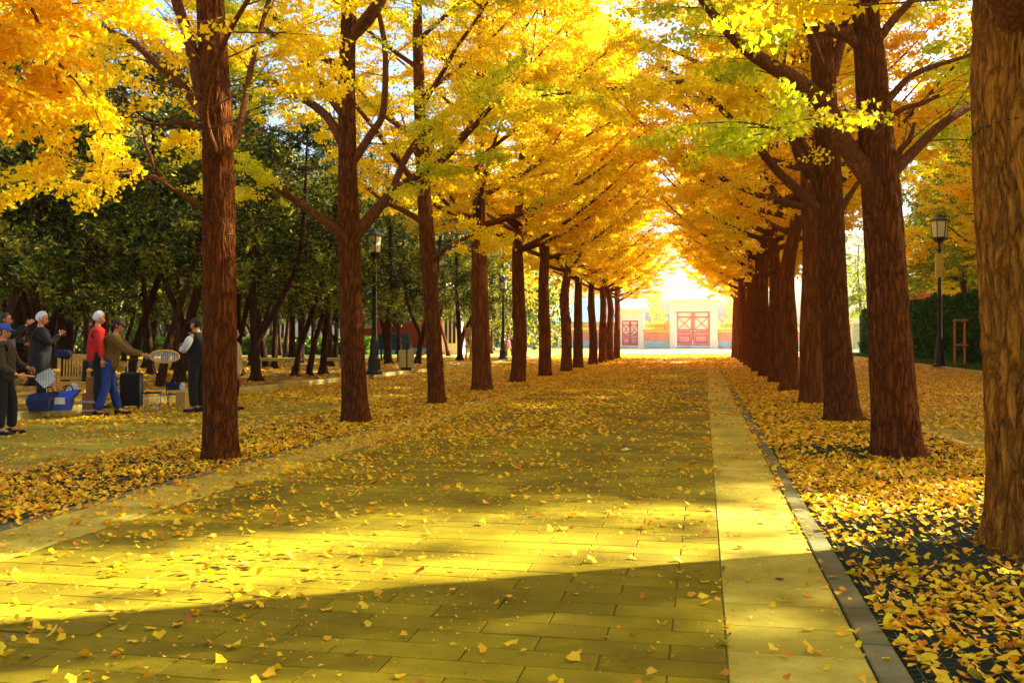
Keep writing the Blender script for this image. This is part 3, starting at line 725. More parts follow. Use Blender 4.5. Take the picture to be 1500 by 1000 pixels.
def evergreen(seed, H, r0, lean, fork, low, nl=26, per=18, wide=2.3):
    rg = random.Random(seed); tb = MB(); paths = []
    main = [(0, 0, -.05, r0), (lean * .15, 0, 1.0, r0 * .78), (lean * .45, rg.uniform(-.1, .1), 2.2, r0 * .7), (lean * .8, rg.uniform(-.2, .2), 3.6, r0 * .6), (lean * 1.1, rg.uniform(-.3, .3), H * .65, r0 * .4), (lean * 1.2, 0, H, .02)]
    g, r = smooth_poly(main, 5); paths.append((g, r))
    if fork:
        a = [(lean * .15, 0, 1.0, r0 * .62), (lean * .2 + fork * .25, .05, 1.5, r0 * .55), (fork * .8, .1, 2.6, r0 * .5), (fork * 1.3, .2, 4.0, r0 * .4), (fork * 1.5, .2, H * .8, .02)]
        g2, r2 = smooth_poly(a, 5); paths.append((g2, r2))
    for g_, r_ in paths: tb.tube(g_, r_, 12, cap=False)
    for k in range(5):                          # root flare
        a = k * 1.26 + rg.random(); tb.tube([(math.cos(a) * r0 * .3, math.sin(a) * r0 * .3, .35), (math.cos(a) * r0 * .9, math.sin(a) * r0 * .9, .10), (math.cos(a) * r0 * 2.0, math.sin(a) * r0 * 2.0, -.06)], [r0 * .55, r0 * .38, r0 * .12], 6, cap=False)
    seats = []; dd = []; br = MB()
    for g_, r_ in paths:
        for i in range(nl):
            f = i / nl; hz = low + (H - low) * f
            j = min(range(len(g_)), key=lambda q: abs(g_[q].z - hz)); az = i * 2.4 + rg.random(); ln = wide * (1.05 - .75 * f) * rg.uniform(.6, 1.2)
            el = rg.uniform(-.15, .45); d = Vector((math.cos(az) * math.cos(el), math.sin(az) * math.cos(el), math.sin(el)))
            q = grow(rg, g_[j], d, ln, 5, .16, .01); br.tube(q, [.035, .028, .02, .014, .009, .004], 4, cap=False)
            for s in range(int(ln * 11)):
                u = rg.uniform(.2, 1) * 5; ii = min(int(u), 4); p = q[ii].lerp(q[ii + 1], u - ii)
                e = Vector((rg.gauss(0, .28), rg.gauss(0, .28), rg.gauss(-.05, .2))); seats.append(tuple(p + e)); dd.append(tuple(d))
    V, Fc = spray(np.array(seats), np.array(dd), per, .17, .028, .22)
    return tb.mesh('trunk'), br.mesh('twigs'), (V, Fc)
EV = []
for v, (H, r0, lean, fork, low) in enumerate([(10, .15, .35, 0, 3.0), (9.5, .17, -.2, 1.0, 2.9), (11, .19, .1, 0, 3.3), (9, .13, 1.3, 0, 2.6), (10, .16, 1.0, -.5, 3.1)]):
    t, b, (V, Fc) = evergreen(500 + v, H, r0, lean, fork, low)
    t.materials.append(M['cedar_bark']); b.materials.append(M['cedar_bark'])
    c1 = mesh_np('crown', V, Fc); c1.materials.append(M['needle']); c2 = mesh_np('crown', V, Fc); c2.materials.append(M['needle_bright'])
    EV.append((t, b, c1, c2))
def plant_evergreen(x, y, z, v, rz, sc, label, group, bright=False, name='evergreen_tree', cat='evergreen tree'):
    t, b, c1, c2 = EV[v]; r = empty(name, (x, y, z), rz); r.scale = (sc, sc, sc); tag(r, label, cat, group)
    link('trunk', t, None, r); tag(link('boughs', b, None, r), kind='stuff'); tag(link('crown', c2 if bright else c1, None, r), kind='stuff'); return r
VR = YAW
front = [(375, 558, 1, VR, 1.0, 'forked evergreen with flared roots, just right of the nearest ginkgo'),
         (432, 551, 3, VR + .1, .95, 'evergreen trunk with flared foot leaning right, behind the gap left of the second ginkgo'),
         (452, 550, 3, VR - .2, .9, 'thin evergreen trunk leaning right with a sunlit right edge'),
         (473, 548, 0, VR, .95, 'upright reddish evergreen trunk beside the concrete seat'),
         (402, 540, 2, 0, .8, 'straight narrow evergreen trunk with a bright sunlit strip'),
         (569, 533, 2, 2, 1.0, 'dark straight evergreen trunk between street lamp and litter bin'),
         (612, 533, 4, VR, 1.05, 'leaning evergreen trunk just right of the litter bin'),
         (674, 528, 1, VR + .2, 1.1, 'forked evergreen in front of the white doorway'),
         (234, 566, 3, VR, 1.0, 'leaning evergreen behind the folding chair, sunlit along its right side'),
         (262, 560, 4, VR, 1.15, 'thick leaning evergreen behind the man in the white sleeved vest'),
         (190, 556, 3, VR + .15, 1.15, 'evergreen with a pale sunlit foot behind the brown jacket'),
         (97, 552, 2, 1, 1.3, 'thick black evergreen trunk with lit edge behind the bench'),
         (128, 548, 0, 2, 1.2, 'dark evergreen trunk behind the red jacket'),
         (30, 553, 2, 3, 1.2, 'black evergreen trunk at the far left behind the clapping woman')]
taken = []
for px, py, v, rz, sc, lab in front:
    x, y_ = G(px, py, KZ); taken.append((x, y_)); plant_evergreen(x, y_, KZ, v, rz, sc, lab, 'evergreens at the front of the grove')
k = 0; tries = 0; deep = []
while k < 105 and tries < 9000:
    tries += 1; y_ = R.uniform(17, 80); x = R.uniform(-16 - (y_ - 17) * .80, -13.3 - R.random() * 4)
    Z = depth(x, y_); X = x * math.cos(YAW) + y_ * math.sin(YAW)
    if abs(X / Z) > .62 or Z < 21: continue
    px = 750 + F_PX * X / Z
    if 640 < px < 700 and Z < 62: continue
    if any((x - a) ** 2 + (y_ - b) ** 2 < 2.6 for a, b in taken): continue
    taken.append((x, y_)); k += 1
    deep.append((px, Z, plant_evergreen(x, y_, KZ, R.randrange(5), R.uniform(0, 6.28), R.uniform(.85, 1.2), 'dark evergreen', 'evergreens deep in the grove')))
NTH = ['nearest', 'second nearest', 'third nearest', 'fourth nearest', 'fifth nearest', 'sixth nearest', 'seventh nearest', 'eighth nearest', 'ninth nearest', 'tenth nearest'] + [f'{q} nearest' for q in ('eleventh', 'twelfth', 'thirteenth', 'fourteenth', 'fifteenth', 'sixteenth', 'seventeenth', 'eighteenth', 'nineteenth', 'twentieth')] + ['farthest'] * 40
def zlabel(lst, zones, pat):
    for i, (a, b_, ph) in enumerate(zones):
        for j, (px, Z, o) in enumerate(sorted([q for q in lst if a <= q[0] < b_], key=lambda q: q[1])): o['label'] = pat.format(NTH[j], ph)
zlabel(deep, [(-900, 25, 'the far left edge'), (25, 75, 'the white haired clapper'), (75, 130, 'the slatted bench'), (130, 180, 'the red and brown jackets'), (180, 235, 'the trolley case'), (235, 292, 'the capped man'),
    (292, 350, 'the nearest left ginkgo'), (350, 400, 'the forked flared tree'), (400, 450, 'the first stone seat'), (450, 500, 'the second stone seat'), (500, 545, 'the second left ginkgo'), (545, 590, 'the near lamp post'),
    (590, 640, 'the litter bin'), (640, 1500, 'the third left ginkgo')], 'grove evergreen, {} of those behind {}')
# right side: taller evergreens behind the hedge and beside the right path
rt = [(15.2, 3), (15.3, 11.0), (14.4, 8.2), (15.6, 24.0), (18.6, 9.8), (22.2, 8), (22.0, 25.8), (25, 12), (26, 29), (18.8, 7.5), (18.7, 22.6), (15.2, 26.2), (18.5, 27.5), (16.2, 24.5), (14.9, 29), (17, 33), (15.2, 38), (18, 43), (15.6, 48.5), (18.5, 55), (16.4, 61), (17.5, 68), (20.5, 9), (22, 13.4), (20, 27), (22, 36), (23, 47), (24, 60), (25, 75), (19, 80), (15.0, 52), (16, 57.5), (20, 51), (19, 63), (17, 74), (22, 69), (26, 64), (28, 72), (28, 56), (18.2, 48), (21, 41), (30, 82), (23, 84)]
rdeep = []
for i, (x, y_) in enumerate(rt):
    vis = y_ > 27
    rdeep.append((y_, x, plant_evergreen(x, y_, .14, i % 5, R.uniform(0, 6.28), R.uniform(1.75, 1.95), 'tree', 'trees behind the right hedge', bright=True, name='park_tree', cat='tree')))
zlabel(rdeep, [(-9, 27, 'the stretch beside the nearest right ginkgos'), (27, 46, 'the near end of the hedge'), (46, 58, 'the lamp post with the yellow box'), (58, 70, 'the middle of the hedge'), (70, 99, 'the far end of the hedge')], 'bright green tree, {} beyond {}')

for (x, y_, sc, lab) in ((15.4, 19.7, 1.7, 'unseen green tree added to shade the road, level with the third right ginkgo'), (15.2, 12.3, 1.7, 'unseen green tree added to shade the road, level with the second right ginkgo'), (18.5, 22.3, 1.8, 'unseen green tree added for shade behind the one level with the third right ginkgo')):  # unseen trees added to trim the sunlit band across the road
    plant_evergreen(x, y_, .14, 2, .5, sc, lab, 'trees behind the right hedge', True, 'park_tree', 'tree')

# ------------------------------------------------------------------ hedge, grass, lamps
hd = empty('hedge', (12.6, 56, .145)); tag(hd, 'tall clipped dark green hedge beside the right path', 'hedge')
MB().box((0, 0, 1.6), (1.0, 43.4, 3.2)).build('hedge_core', simple('hedge_inside', (0.012, 0.03, 0.006), .95, .3, 4), hd)
n = 52000; yy = NR.uniform(-22, 22, n); q = NR.random(n)
xx = np.where(q < .68, -.58 + NR.normal(0, .05, n), NR.uniform(-.6, .6, n)); zz = np.where(q < .68, NR.uniform(0, 3.35, n), 3.3 + NR.normal(0, .05, n))
zz = zz + np.where(zz > 2.9, (vnoise(yy, xx, 1.1, 44) - .5) * .45, 0); xx = xx + (vnoise(yy, zz, .8, 45) - .5) * .3
e = q > .96; yy = np.where(e, -22.1 + NR.normal(0, .05, n), yy); zz = np.where(e, NR.uniform(0, 3.3, n), zz)
P = np.stack([xx, yy, zz], 1); V, Fc = leaf_quads(P, rnd_dirs(n) + np.array([-.4, 0, .3]), rnd_dirs(n), NR.uniform(.09, .17, n))
tag(link('leaves', mesh_np('leaves', V, Fc), M['hedge'], hd), kind='stuff')
n = 26000; P = np.stack([NR.uniform(10.6, 12.2, n), NR.uniform(30, 80, n), np.full(n, .145)], 1)
D = NR.normal(0, .35, (n, 3)); D[:, 2] = 1; V, Fc = leaf_quads(P, D, rnd_dirs(n), NR.uniform(.08, .2, n), fan=.25)
tag(link('grass', mesh_np('grass', V, Fc), M['grass']), 'short green grass on the verge below the hedge', 'grass', kind='stuff')

M['iron'] = simple('black_iron', (0.012, 0.012, 0.010), .45, .2, 5, spec=.5)
M['glass'] = simple('frosted_lamp_glass', (0.62, 0.66, 0.50), .25, .1, 4, spec=.5, bmp=0)
M['box'] = simple('enamel_box', (0.55, 0.45, 0.06), .5, .15, 4)
M['steel'] = simple('galvanised_steel', (0.55, 0.55, 0.50), .35, .15, 6, metal=.7)
def lamp(x, y, z, H, hs, label, banner=False):
    r = empty('street_lamp', (x, y, z)); tag(r, label, 'street lamp', 'street lamps')
    MB().lathe([(0, 0), (.30, 0), (.30, .10), (.24, .16), (.22, .55), (.17, .62), (.15, 1.2), (.10, 1.3), (.09, 1.36)], sides=8, smooth=False).build('base', M['iron'], r)
    MB().lathe([(.085, 1.3), (.07, H * .6), (.055, H - hs * 2.4), (.10, H - hs * 2.3), (.06, H - hs * 2.2), (.05, H - hs * 1.9)], sides=12).build('pole', M['iron'], r)
    hb = MB(); z0 = H - hs * 1.9
    hb.lathe([(.05, z0), (hs * .30, z0 + hs * .15), (hs * .42, z0 + hs * .32), (hs * .42, z0 + hs * .4), (0.01, z0 + hs * .41)], sides=6, smooth=False)
    hb.lathe([(hs * .66, z0 + hs * 1.42), (hs * .62, z0 + hs * 1.47), (hs * .40, z0 + hs * 1.60), (hs * .22, z0 + hs * 1.66), (hs * .16, z0 + hs * 1.78), (hs * .05, z0 + hs * 1.84), (.004, z0 + hs * 1.95)], sides=6, smooth=False)
    hb.lathe([(0.01, z0 + hs * 1.40), (hs * .66, z0 + hs * 1.42)], sides=6, smooth=False)
    for k in range(6):
        a = k * math.pi / 3
        hb.tube([(math.cos(a) * hs * .42, math.sin(a) * hs * .42, z0 + hs * .38), (math.cos(a) * hs * .52, math.sin(a) * hs * .52, z0 + hs * 1.43)], .018, 4)
    hb.build('lantern_frame', M['iron'], r)
    for k in range(6):
        a, b = k * math.pi / 3 + .06, (k + 1) * math.pi / 3 - .06
        v = [(math.cos(t) * q, math.sin(t) * q, zz_) for t, q, zz_ in ((a, hs * .41, z0 + hs * .41), (b, hs * .41, z0 + hs * .41), (b, hs * .50, z0 + hs * 1.41), (a, hs * .50, z0 + hs * 1.41))]
        v2 = [(x_ * .96, y__ * .96, z_) for x_, y__, z_ in v]
        MB().add(v + v2, [(0, 1, 2, 3), (7, 6, 5, 4), (0, 4, 5, 1), (1, 5, 6, 2), (2, 6, 7, 3), (3, 7, 4, 0)]).build('glass_pane', M['glass'], r)
    MB().tube([(.10, -.02, .2), (.10, -.02, H * .26), (.095, -.02, H * .28), (.095, -.02, H - hs * 2.2)], [.035, .03, .018, .018], 6).build('cable_pipe', M['steel'], r)
    if banner:
        MB().box((-.02, -.04, H * .66), (.30, .22, H * .155), bev=.01).build('sign_box', M['box'], r)
    return r
lamp(*G(548, 548, KZ), KZ, 5.2, .58, 'black lantern lamp post right of the second left ginkgo')
lamp(*G(737, 526, KZ), KZ, 5.2, .58, 'distant slim black lamp post between the fourth and fifth left ginkgos')
L3 = lamp(*G(1376, 537, .14), .14, 6.9, .72, 'lamp post by the right hedge with a yellow box on its pole', True)

def stake_frame(px, py, top, w, z, label):
    x, y_ = G(px, py, z); Z = depth(x, y_); h = (py - top) / F_PX * Z; ww = w / F_PX * Z
    r = empty('tree_support', (x, y_, z), YAW); tag(r, label, 'stake frame', 'wooden stake frames')
    wm = M.setdefault('stake', simple('orange_wood', (0.62, 0.25, 0.05), .8, .25, 9))
    for s in (-1, 1): MB().tube([(s * ww / 2, 0, -.05), (s * ww / 2 * .96, 0, h)], .055, 8).build('post', wm, r)
    for f in (1.0, .48): MB().tube([(-ww / 2 - .1, -.09, h * f - .06), (ww / 2 + .1, -.09, h * f - .06)], .045, 8).build('crossbar', wm, r)
stake_frame(1406, 537, 467, 15, .14, 'orange wooden stake frame standing before the hedge')
stake_frame(686, 529, 480, 7, KZ, 'small wooden stake frame between the third and fourth left ginkgos')

# litter bin
bx, by = G(595, 542, KZ); r = empty('litter_bin', (bx, by, KZ), .5); tag(r, 'two-compartment litter bin with pale panels and dark hood', 'litter bin'); r.scale = (.58, .7, .93)
MB().box((0, 0, .06), (.7, .3, .12)).build('foot', M['iron'], r)
for s in (-1, 1): MB().box((s * .27, 0, .50), (.44, .42, .74), bev=.02).build('panel', simple('bin_cream', (.55, .52, .28), .5), r)
MB().box((0, 0, .50), (.08, .44, .78)).build('spine', M['iron'], r)
for s in (-1, 1): MB().box((s * .35, 0, 1.02), (.05, .05, .30)).build('post', M['steel'], r)
MB().box((0, 0, 1.0), (.16, .3, .22)).build('ash_tray', M['iron'], r)
MB().box((0, 0, 1.19), (1.02, .56, .06), bev=.02).build('hood', M['iron'], r)

# concrete seats in the grove
for px, py, w, lab in ((405, 541, 70, 'low grey stone seat in the left grove behind the forked tree'), (478, 541, 60, 'low pale stone seat behind the reddish evergreen trunk')):
    x, y_ = G(px, py, KZ); Z = depth(x, y_); r = empty('stone_bench', (x, y_, KZ), YAW); tag(r, lab, 'stone seat', 'stone seats in the grove')
    ww = w / F_PX * Z
    MB().box((0, 0, .42), (ww, .5, .12), bev=.01).build('seat', M['kerb_pale'], r)
    for s in (-1, 1): MB().box((s * ww * .38, 0, .18), (.2, .42, .36)).build('support', M['kerb_pale'], r)
# ------------------------------------------------------------------ gate and palace wall
WY = 131.5
M['red_wall'] = simple('washed_out_red_plaster', (0.74, 0.34, 0.27), .85, .25, .6)  # red paled in its colour to stand for the overexposed distance
M['wall_base'] = simple('blue_grey_stone', (0.38, 0.64, 0.80), .8, .25, 1.2)
M['white_stone'] = simple('white_marble', (0.82, 0.82, 0.80), .6, .05, 1)
M['glaze'] = simple('yellow_glazed_tile', (0.86, 0.52, 0.05), .35, .3, 2, spec=.5)
M['door_red'] = simple('washed_out_red_door', (0.72, 0.34, 0.38), .6, .25, 1.5)  # door red paled too, overexposure put into the colour
M['door_trim'] = simple('dark_red_trim', (0.50, 0.12, 0.16), .6, .2, 2)
M['door_pale'] = simple('pale_door_lattice', (0.85, 0.74, 0.76), .6, .15, 2)
def zat(py, y=WY): return CAM_H + (HOR - py) / F_PX * depth(0, y)
def wall_run(x0, x1, label, z_eave=None):
    w = x1 - x0; c = (x0 + x1) / 2; r = empty('palace_wall', (c, WY, 0)); tag(r, label, 'wall', 'red walls either side of the gate')
    MB().box((0, .3, .55), (w, .66, 1.1)).build('stone_base', M['wall_base'], r)
    MB().box((0, .3, 1.70), (w, .6, 1.2)).build('plaster', M['red_wall'], r)
    MB().box((0, .3, 2.36), (w, .8, .10)).build('string_course', M['white_stone'], r)
    cap = MB().add([(-w / 2, -.45, 2.62), (w / 2, -.45, 2.62), (w / 2, .3, 3.25), (-w / 2, .3, 3.25), (w / 2, 1.05, 2.62), (-w / 2, 1.05, 2.62), (-w / 2, -.35, 2.42), (w / 2, -.35, 2.42), (w / 2, .95, 2.42), (-w / 2, .95, 2.42)],
             [(0, 1, 2, 3), (3, 2, 4, 5), (6, 7, 1, 0), (5, 4, 8, 9), (1, 7, 8, 4, 2), (0, 3, 5, 9, 6), (9, 8, 7, 6)])
    cap.build('cap', M['glaze'], r)
    t = MB(); x = -w / 2 + .15
    while x < w / 2:
        t.tube([(x, -.50, 2.63), (x, .3, 3.29)], .075, 6); x += .34
    tag(t.build('roof_tiles', M['glaze'], r), kind='stuff')
    MB().box((0, .3, 3.36), (w, .22, .22), bev=.05).build('ridge', M['glaze'], r)
    for s in (-1, 1): MB().tube([(s * (w / 2 - .45), .3, 3.4), (s * (w / 2 - .12), .3, 3.62), (s * (w / 2 - .18), .3, 3.9)], [.16, .13, .04], 6).build('ridge_beast', M['glaze'], r)
def gate(px0, px1, pxp0, pxp1, top, dtop, label):
    x0, x1, a, b = xw(px0, WY), xw(px1, WY), xw(pxp0, WY), xw(pxp1, WY); c = (x0 + x1) / 2; r = empty('palace_gate', (c, WY, 0)); tag(r, label, 'gate', 'gates in the red wall')
    H = zat(top); hd_ = zat(dtop)
    MB().box(((a + x0) / 2 - c, .3, H / 2), (x0 - a, 1.3, H), bev=.02).build('pier', M['white_stone'], r)
    MB().box(((b + x1) / 2 - c, .3, H / 2), (b - x1, 1.3, H), bev=.02).build('pier', M['white_stone'], r)
    MB().box((0, .3, (H + hd_) / 2), (x1 - x0 - .004, 1.2, H - hd_)).build('lintel', M['white_stone'], r)
    MB().box((0, .25, H + .12), (b - a + .8, 1.9, .24)).build('cornice', M['white_stone'], r)
    W = b - a + 1.4
    MB().add([(-W / 2, -1.1, H + .25), (W / 2, -1.1, H + .25), (W / 2 - .9, .3, H + 1.7), (-W / 2 + .9, .3, H + 1.7), (W / 2, 1.7, H + .25), (-W / 2, 1.7, H + .25)],
             [(0, 1, 2, 3), (3, 2, 4, 5), (1, 4, 2), (5, 0, 3), (5, 4, 1, 0)]).build('roof', simple('pale_gate_tile', (.88, .87, .82), .5), r)  # roof whitened in its colour for the overexposed distance
    MB().box((0, -.02, .22), (x1 - x0 - .01, .7, .40)).build('threshold', M['wall_base'], r)
    w2 = (x1 - x0) / 2; z0, z1 = .44, hd_ - .06
    for s in (-1, 1):
        d = MB().box((s * (w2 / 2), .22, (z0 + z1) / 2), (w2 - .14, .12, z1 - z0)).build('door_leaf', M['door_red'], r)
        h = z1 - z0
        MB().box((s * w2 / 2, .14, z0 + h * .92), (w2 * .72, .06, h * .10)).build('lattice', M['door_pale'], d)
        MB().box((s * w2 / 2, .14, z0 + h * .66), (w2 * .74, .06, h * .34)).build('lattice', M['door_pale'], d)
        MB().box((s * w2 / 2, .14, z0 + h * .20), (w2 * .72, .05, h * .24)).build('door_panel', M['door_trim'], d)
        MB().box((s * w2 / 2, .12, z0 + h * .20), (w2 * .60, .05, h * .17)).build('door_panel', M['door_red'], d)
        for q in (-1, 1):
            A = Vector((s * w2 / 2 - w2 * .36, .085, z0 + h * (.66 - .17 * q))); B = Vector((s * w2 / 2 + w2 * .36, .085, z0 + h * (.66 + .17 * q)))
            MB().tube([A, B], .05, 5).build('brace', M['door_trim'], d)
        for zz_ in (.0, .40, .47, .84, .99): MB().box((s * w2 / 2, .13, z0 + h * zz_ + .05), (w2 - .1, .09, .09)).build('rail', M['door_trim'], d)
        for xx_ in (.03, .97): MB().box((s * w2 * xx_, .125, (z0 + z1) / 2), (.09, .10, h)).build('stile', M['door_trim'], d)
        MB().ball((s * .28, .08, z0 + h * .45), .12, 8, 5).build('door_ring', M['white_stone'], d)
gate(990, 1040, 981, 1051, 442, 456, 'tall white stone gate with closed red double doors at the end of the avenue')
gate(911, 935, 903, 943, 455, 469, 'smaller white gate with red doors left of the main gate')
wall_run(xw(943.3, WY), xw(980.7, WY), 'short red wall with yellow tiles between the two gates')
wall_run(xw(640, WY), xw(902.7, WY), 'long red wall with yellow tile cap left of the small gate')
wall_run(xw(1051.3, WY), xw(1300, WY), 'red wall with yellow tile cap right of the main gate')
# hall beyond the wall
hx0, hx1 = xw(790, 165), xw(905, 165); r = empty('hall', ((hx0 + hx1) / 2, 170, 0)); tag(r, 'hall with pale blue green roof behind the left wall', 'building'); w = hx1 - hx0
MB().box((0, 0, 2.2), (w, 9, 4.4)).build('wall', M['red_wall'], r)
MB().add([(-w / 2 - 1, -6, 4.3), (w / 2 + 1, -6, 4.3), (w / 2 - 1, 0, 8.6), (-w / 2 + 1, 0, 8.6), (w / 2 + 1, 6, 4.3), (-w / 2 - 1, 6, 4.3)], [(0, 1, 2, 3), (3, 2, 4, 5), (1, 4, 2), (5, 0, 3), (5, 4, 1, 0)]).build('roof', simple('turquoise_tile', (.25, .52, .55), .5), r)
M['roof_cyan'] = None
# trees behind the wall
for px, yy_, v, sc, lab in ((962, 150, 0, .50, 'pale yellow tree rising behind the wall between the gates'), (1072, 150, 1, .45, 'pale yellow tree behind the wall right of the main gate'),
                            (800, 108, 2, 1.0, 'yellow ginkgo crown near the wall, left of the avenue'), (745, 95, 3, 1.0, 'yellow ginkgo beyond the distant lamp post')):
    far_ginkgo(xw(px, yy_), yy_, lab, v, px, sc, False, 'yellow trees near the palace wall')
for i, (x_, yy_, sc) in enumerate([(11.8, -1.5, 1), (11.6, 3.6, 1.05), (11.9, 8.6, 1.05), (11.7, 20.6, 1.0), (11.9, 24.4, 1.05), (11.6, 29.5, 1.0), (12.2, 34.0, .9)]):
    far_ginkgo(x_, yy_, f'{ORD[i + 1]} yellow ginkgo along the outer edge of the right side path', i % 4, i * 1.3, sc, i % 2 == 0, 'ginkgos along the outer edge of the right path')
for i, (x_, yy_, sc) in enumerate([(15.5, 41, 1.0), (14.6, 47, 1.0), (16.0, 53, 1.0), (15.0, 60, 1.05), (17, 67, 1.0), (20, 58, 1.1), (14.3, 36.5, 1.15), (17.8, 44, 1.2), (17.5, 50, 1.2)]):
    far_ginkgo(x_, yy_, f'{ORD[i + 1]} yellow ginkgo behind the right hedge, counted away from the camera', i % 4, i * 1.9, sc, False, 'ginkgos behind the right hedge')
for px, yy_, v, sc, br, lab in ((1212, 104, 2, 1.0, False, 'dark green tree glimpsed between the third and fourth right ginkgos'), (1262, 99, 1, 1.25, True, 'tree closing the gap between the second and third right ginkgos'), (1290, 92, 2, 1.2, True, 'bright tree behind the far tip of the right hedge'), (1240, 112, 0, 1.3, True, 'tall tree before the palace wall on the right')):
    plant_evergreen(xw(px, yy_), yy_, 0, v, px, sc, lab, 'trees near the right part of the palace wall', br, 'park_tree', 'tree')
# buildings beyond the grove
r = empty('red_building', (xw(590, 78), 80, KZ)); tag(r, 'dark red park building behind the litter bin', 'building'); w = abs(xw(645, 78) - xw(535, 78))
rw = simple('dark_red_wall', (.36, .035, .018), .8, .2, 1)
MB().box((0, 0, 2.4), (w, 7, 4.8)).build('wall', rw, r); MB().box((0, 0, .25), (w + .1, 7.1, .5)).build('plinth', M['wall_base'], r)
MB().add([(-w / 2 - .8, -4.6, 4.7), (w / 2 + .8, -4.6, 4.7), (w / 2 - .5, 0, 7), (-w / 2 + .5, 0, 7), (w / 2 + .8, 4.6, 4.7), (-w / 2 - .8, 4.6, 4.7)], [(0, 1, 2, 3), (3, 2, 4, 5), (1, 4, 2), (5, 0, 3), (5, 4, 1, 0)]).build('roof', simple('grey_tile', (.14, .14, .11), .6), r)
sgn = MB().box((-w * .36, -3.54, 2.6), (.9, .06, .9)).build('notice', simple('cream_notice', (.6, .55, .25), .6), r)
r = empty('white_kiosk', (xw(657, 74), 76, KZ)); tag(r, 'white pavilion with tall narrow windows right of the red building', 'building'); w = abs(xw(668, 74) - xw(646, 74))
MB().box((0, 0, 2.3), (w, 3, 4.6)).build('wall', M['white_stone'], r)
MB().box((0, 0, 4.75), (w + .6, 3.6, .3), bev=.05).build('roof', M['white_stone'], r)
for k in (-1, 0, 1): 
    f = MB().box((k * w * .27, -1.52, 2.4), (w * .17, .06, 3.0)).build('window', M['iron'], r)
# display boards, notice board
x, y_ = G(577, 529, KZ); r = empty('display_board', (x, y_, KZ), .3); tag(r, 'dark blue display case left of the litter bin', 'display case')
MB().box((0, 0, 1.1), (1.7, .14, .9), bev=.02).build('case', simple('blue_panel', (.02, .10, .20), .4), r)
for s in (-1, 1): MB().box((s * .7, 0, .32), (.1, .1, .66)).build('leg', M['iron'], r)
x, y_ = G(1257, 515, 0); r = empty('notice_board', (x, y_, 0), .2); tag(r, 'white framed notice board near the far end of the hedge', 'notice board'); Z = depth(x, y_); k = Z / F_PX
MB().box((0, 0, 24 * k), (17 * k, .12, 34 * k)).build('panel', simple('cream_panel', (.6, .6, .42), .6), r)
for s in (-1, 1): MB().box((s * 9 * k, 0, 21 * k), (1.6 * k, .2, 44 * k)).build('post', M['white_stone'], r)
MB().box((0, 0, 42 * k), (20 * k, .3, 2.2 * k)).build('rail', M['white_stone'], r)
r = empty('red_building', (xw(1362, 92), 92, .14)); tag(r, 'red building glimpsed above the right hedge', 'building')
MB().box((0, 0, 3), (5, 6, 6)).build('wall', simple('bright_red_wall', (.55, .06, .02), .8), r)
MB().box((0, 0, 6.2), (6, 7.5, .4)).build('roof', simple('grey_tile', (.14, .14, .11), .6), r)
# low hedge and lawn behind the grove
for (px, z_, w_, lab) in ((300, 74, 26, 'low clipped hedge behind the grove, left part'), (440, 84, 18, 'low clipped hedge behind the grove, beyond the forked tree')):
    v = at(px, 510, z_); h2 = empty('low_hedge', (v.x, v.y, KZ), YAW); tag(h2, lab, 'hedge', 'low hedges behind the grove')
    n = 9000; P = np.stack([NR.uniform(-w_ / 2, w_ / 2, n), NR.normal(0, .35, n), NR.uniform(0, 1.3, n)], 1)
    V, Fc = leaf_quads(P, rnd_dirs(n) + np.array([0, 0, .3]), rnd_dirs(n), NR.uniform(.15, .28, n)); tag(link('leaves', mesh_np('leaves', V, Fc), M['grass'], h2), kind='stuff')
lawn = sheet('lawn', -130, -22, 66, 190, KZ + .012, simple('lawn_green', (.10, .24, .02), .9, .4, .8))
# white scrap on the road
x, y_ = G(917, 660); tag(MB().add([(-.04, -.03, .003), (.05, -.02, .02), (.06, .03, .004), (0, .05, .035), (-.06, .02, .006), (0, 0, .045)], [(0, 1, 5), (1, 2, 5), (2, 3, 5), (3, 4, 5), (4, 0, 5)]).build('paper_scrap', M['white_stone'], None, (x, y_, 0)), 'crumpled white paper scrap lying on the leafy road', 'litter')
x, y_ = G(1142, 848); tag(MB().lathe([(.001, .004), (.022, .005), (.028, .002)], sides=12).build('drain_plug', M['iron'], None, (x, y_, 0)), 'small dark round plug in the pale edge strip', 'plug')

# ------------------------------------------------------------------ the wood beyond the grove
n = 9000; aa = NR.uniform(0, 1, n); ctr = np.stack([-14 - 95 * aa, 92 + NR.uniform(-4, 14, n) - 34 * aa, KZ + NR.uniform(0.6, 15, n) ** 1.0], 1)
kk = ~((ctr[:, 0] > -44) & (ctr[:, 0] < -26) & (ctr[:, 2] < 5)); ctr = ctr[kk]
cl = vnoise(ctr[:, 0], ctr[:, 2], 2.2, 60); ctr = ctr[cl > .34]
V, Fc = spray(ctr, rnd_dirs(len(ctr)) + np.array([0, 0, -.2]), 14, .55, .12, .9)
tag(link('distant_wood', mesh_np('distant_wood', V, Fc), M['needle']), 'dark mass of far evergreens closing off the grove', 'wood', kind='stuff')

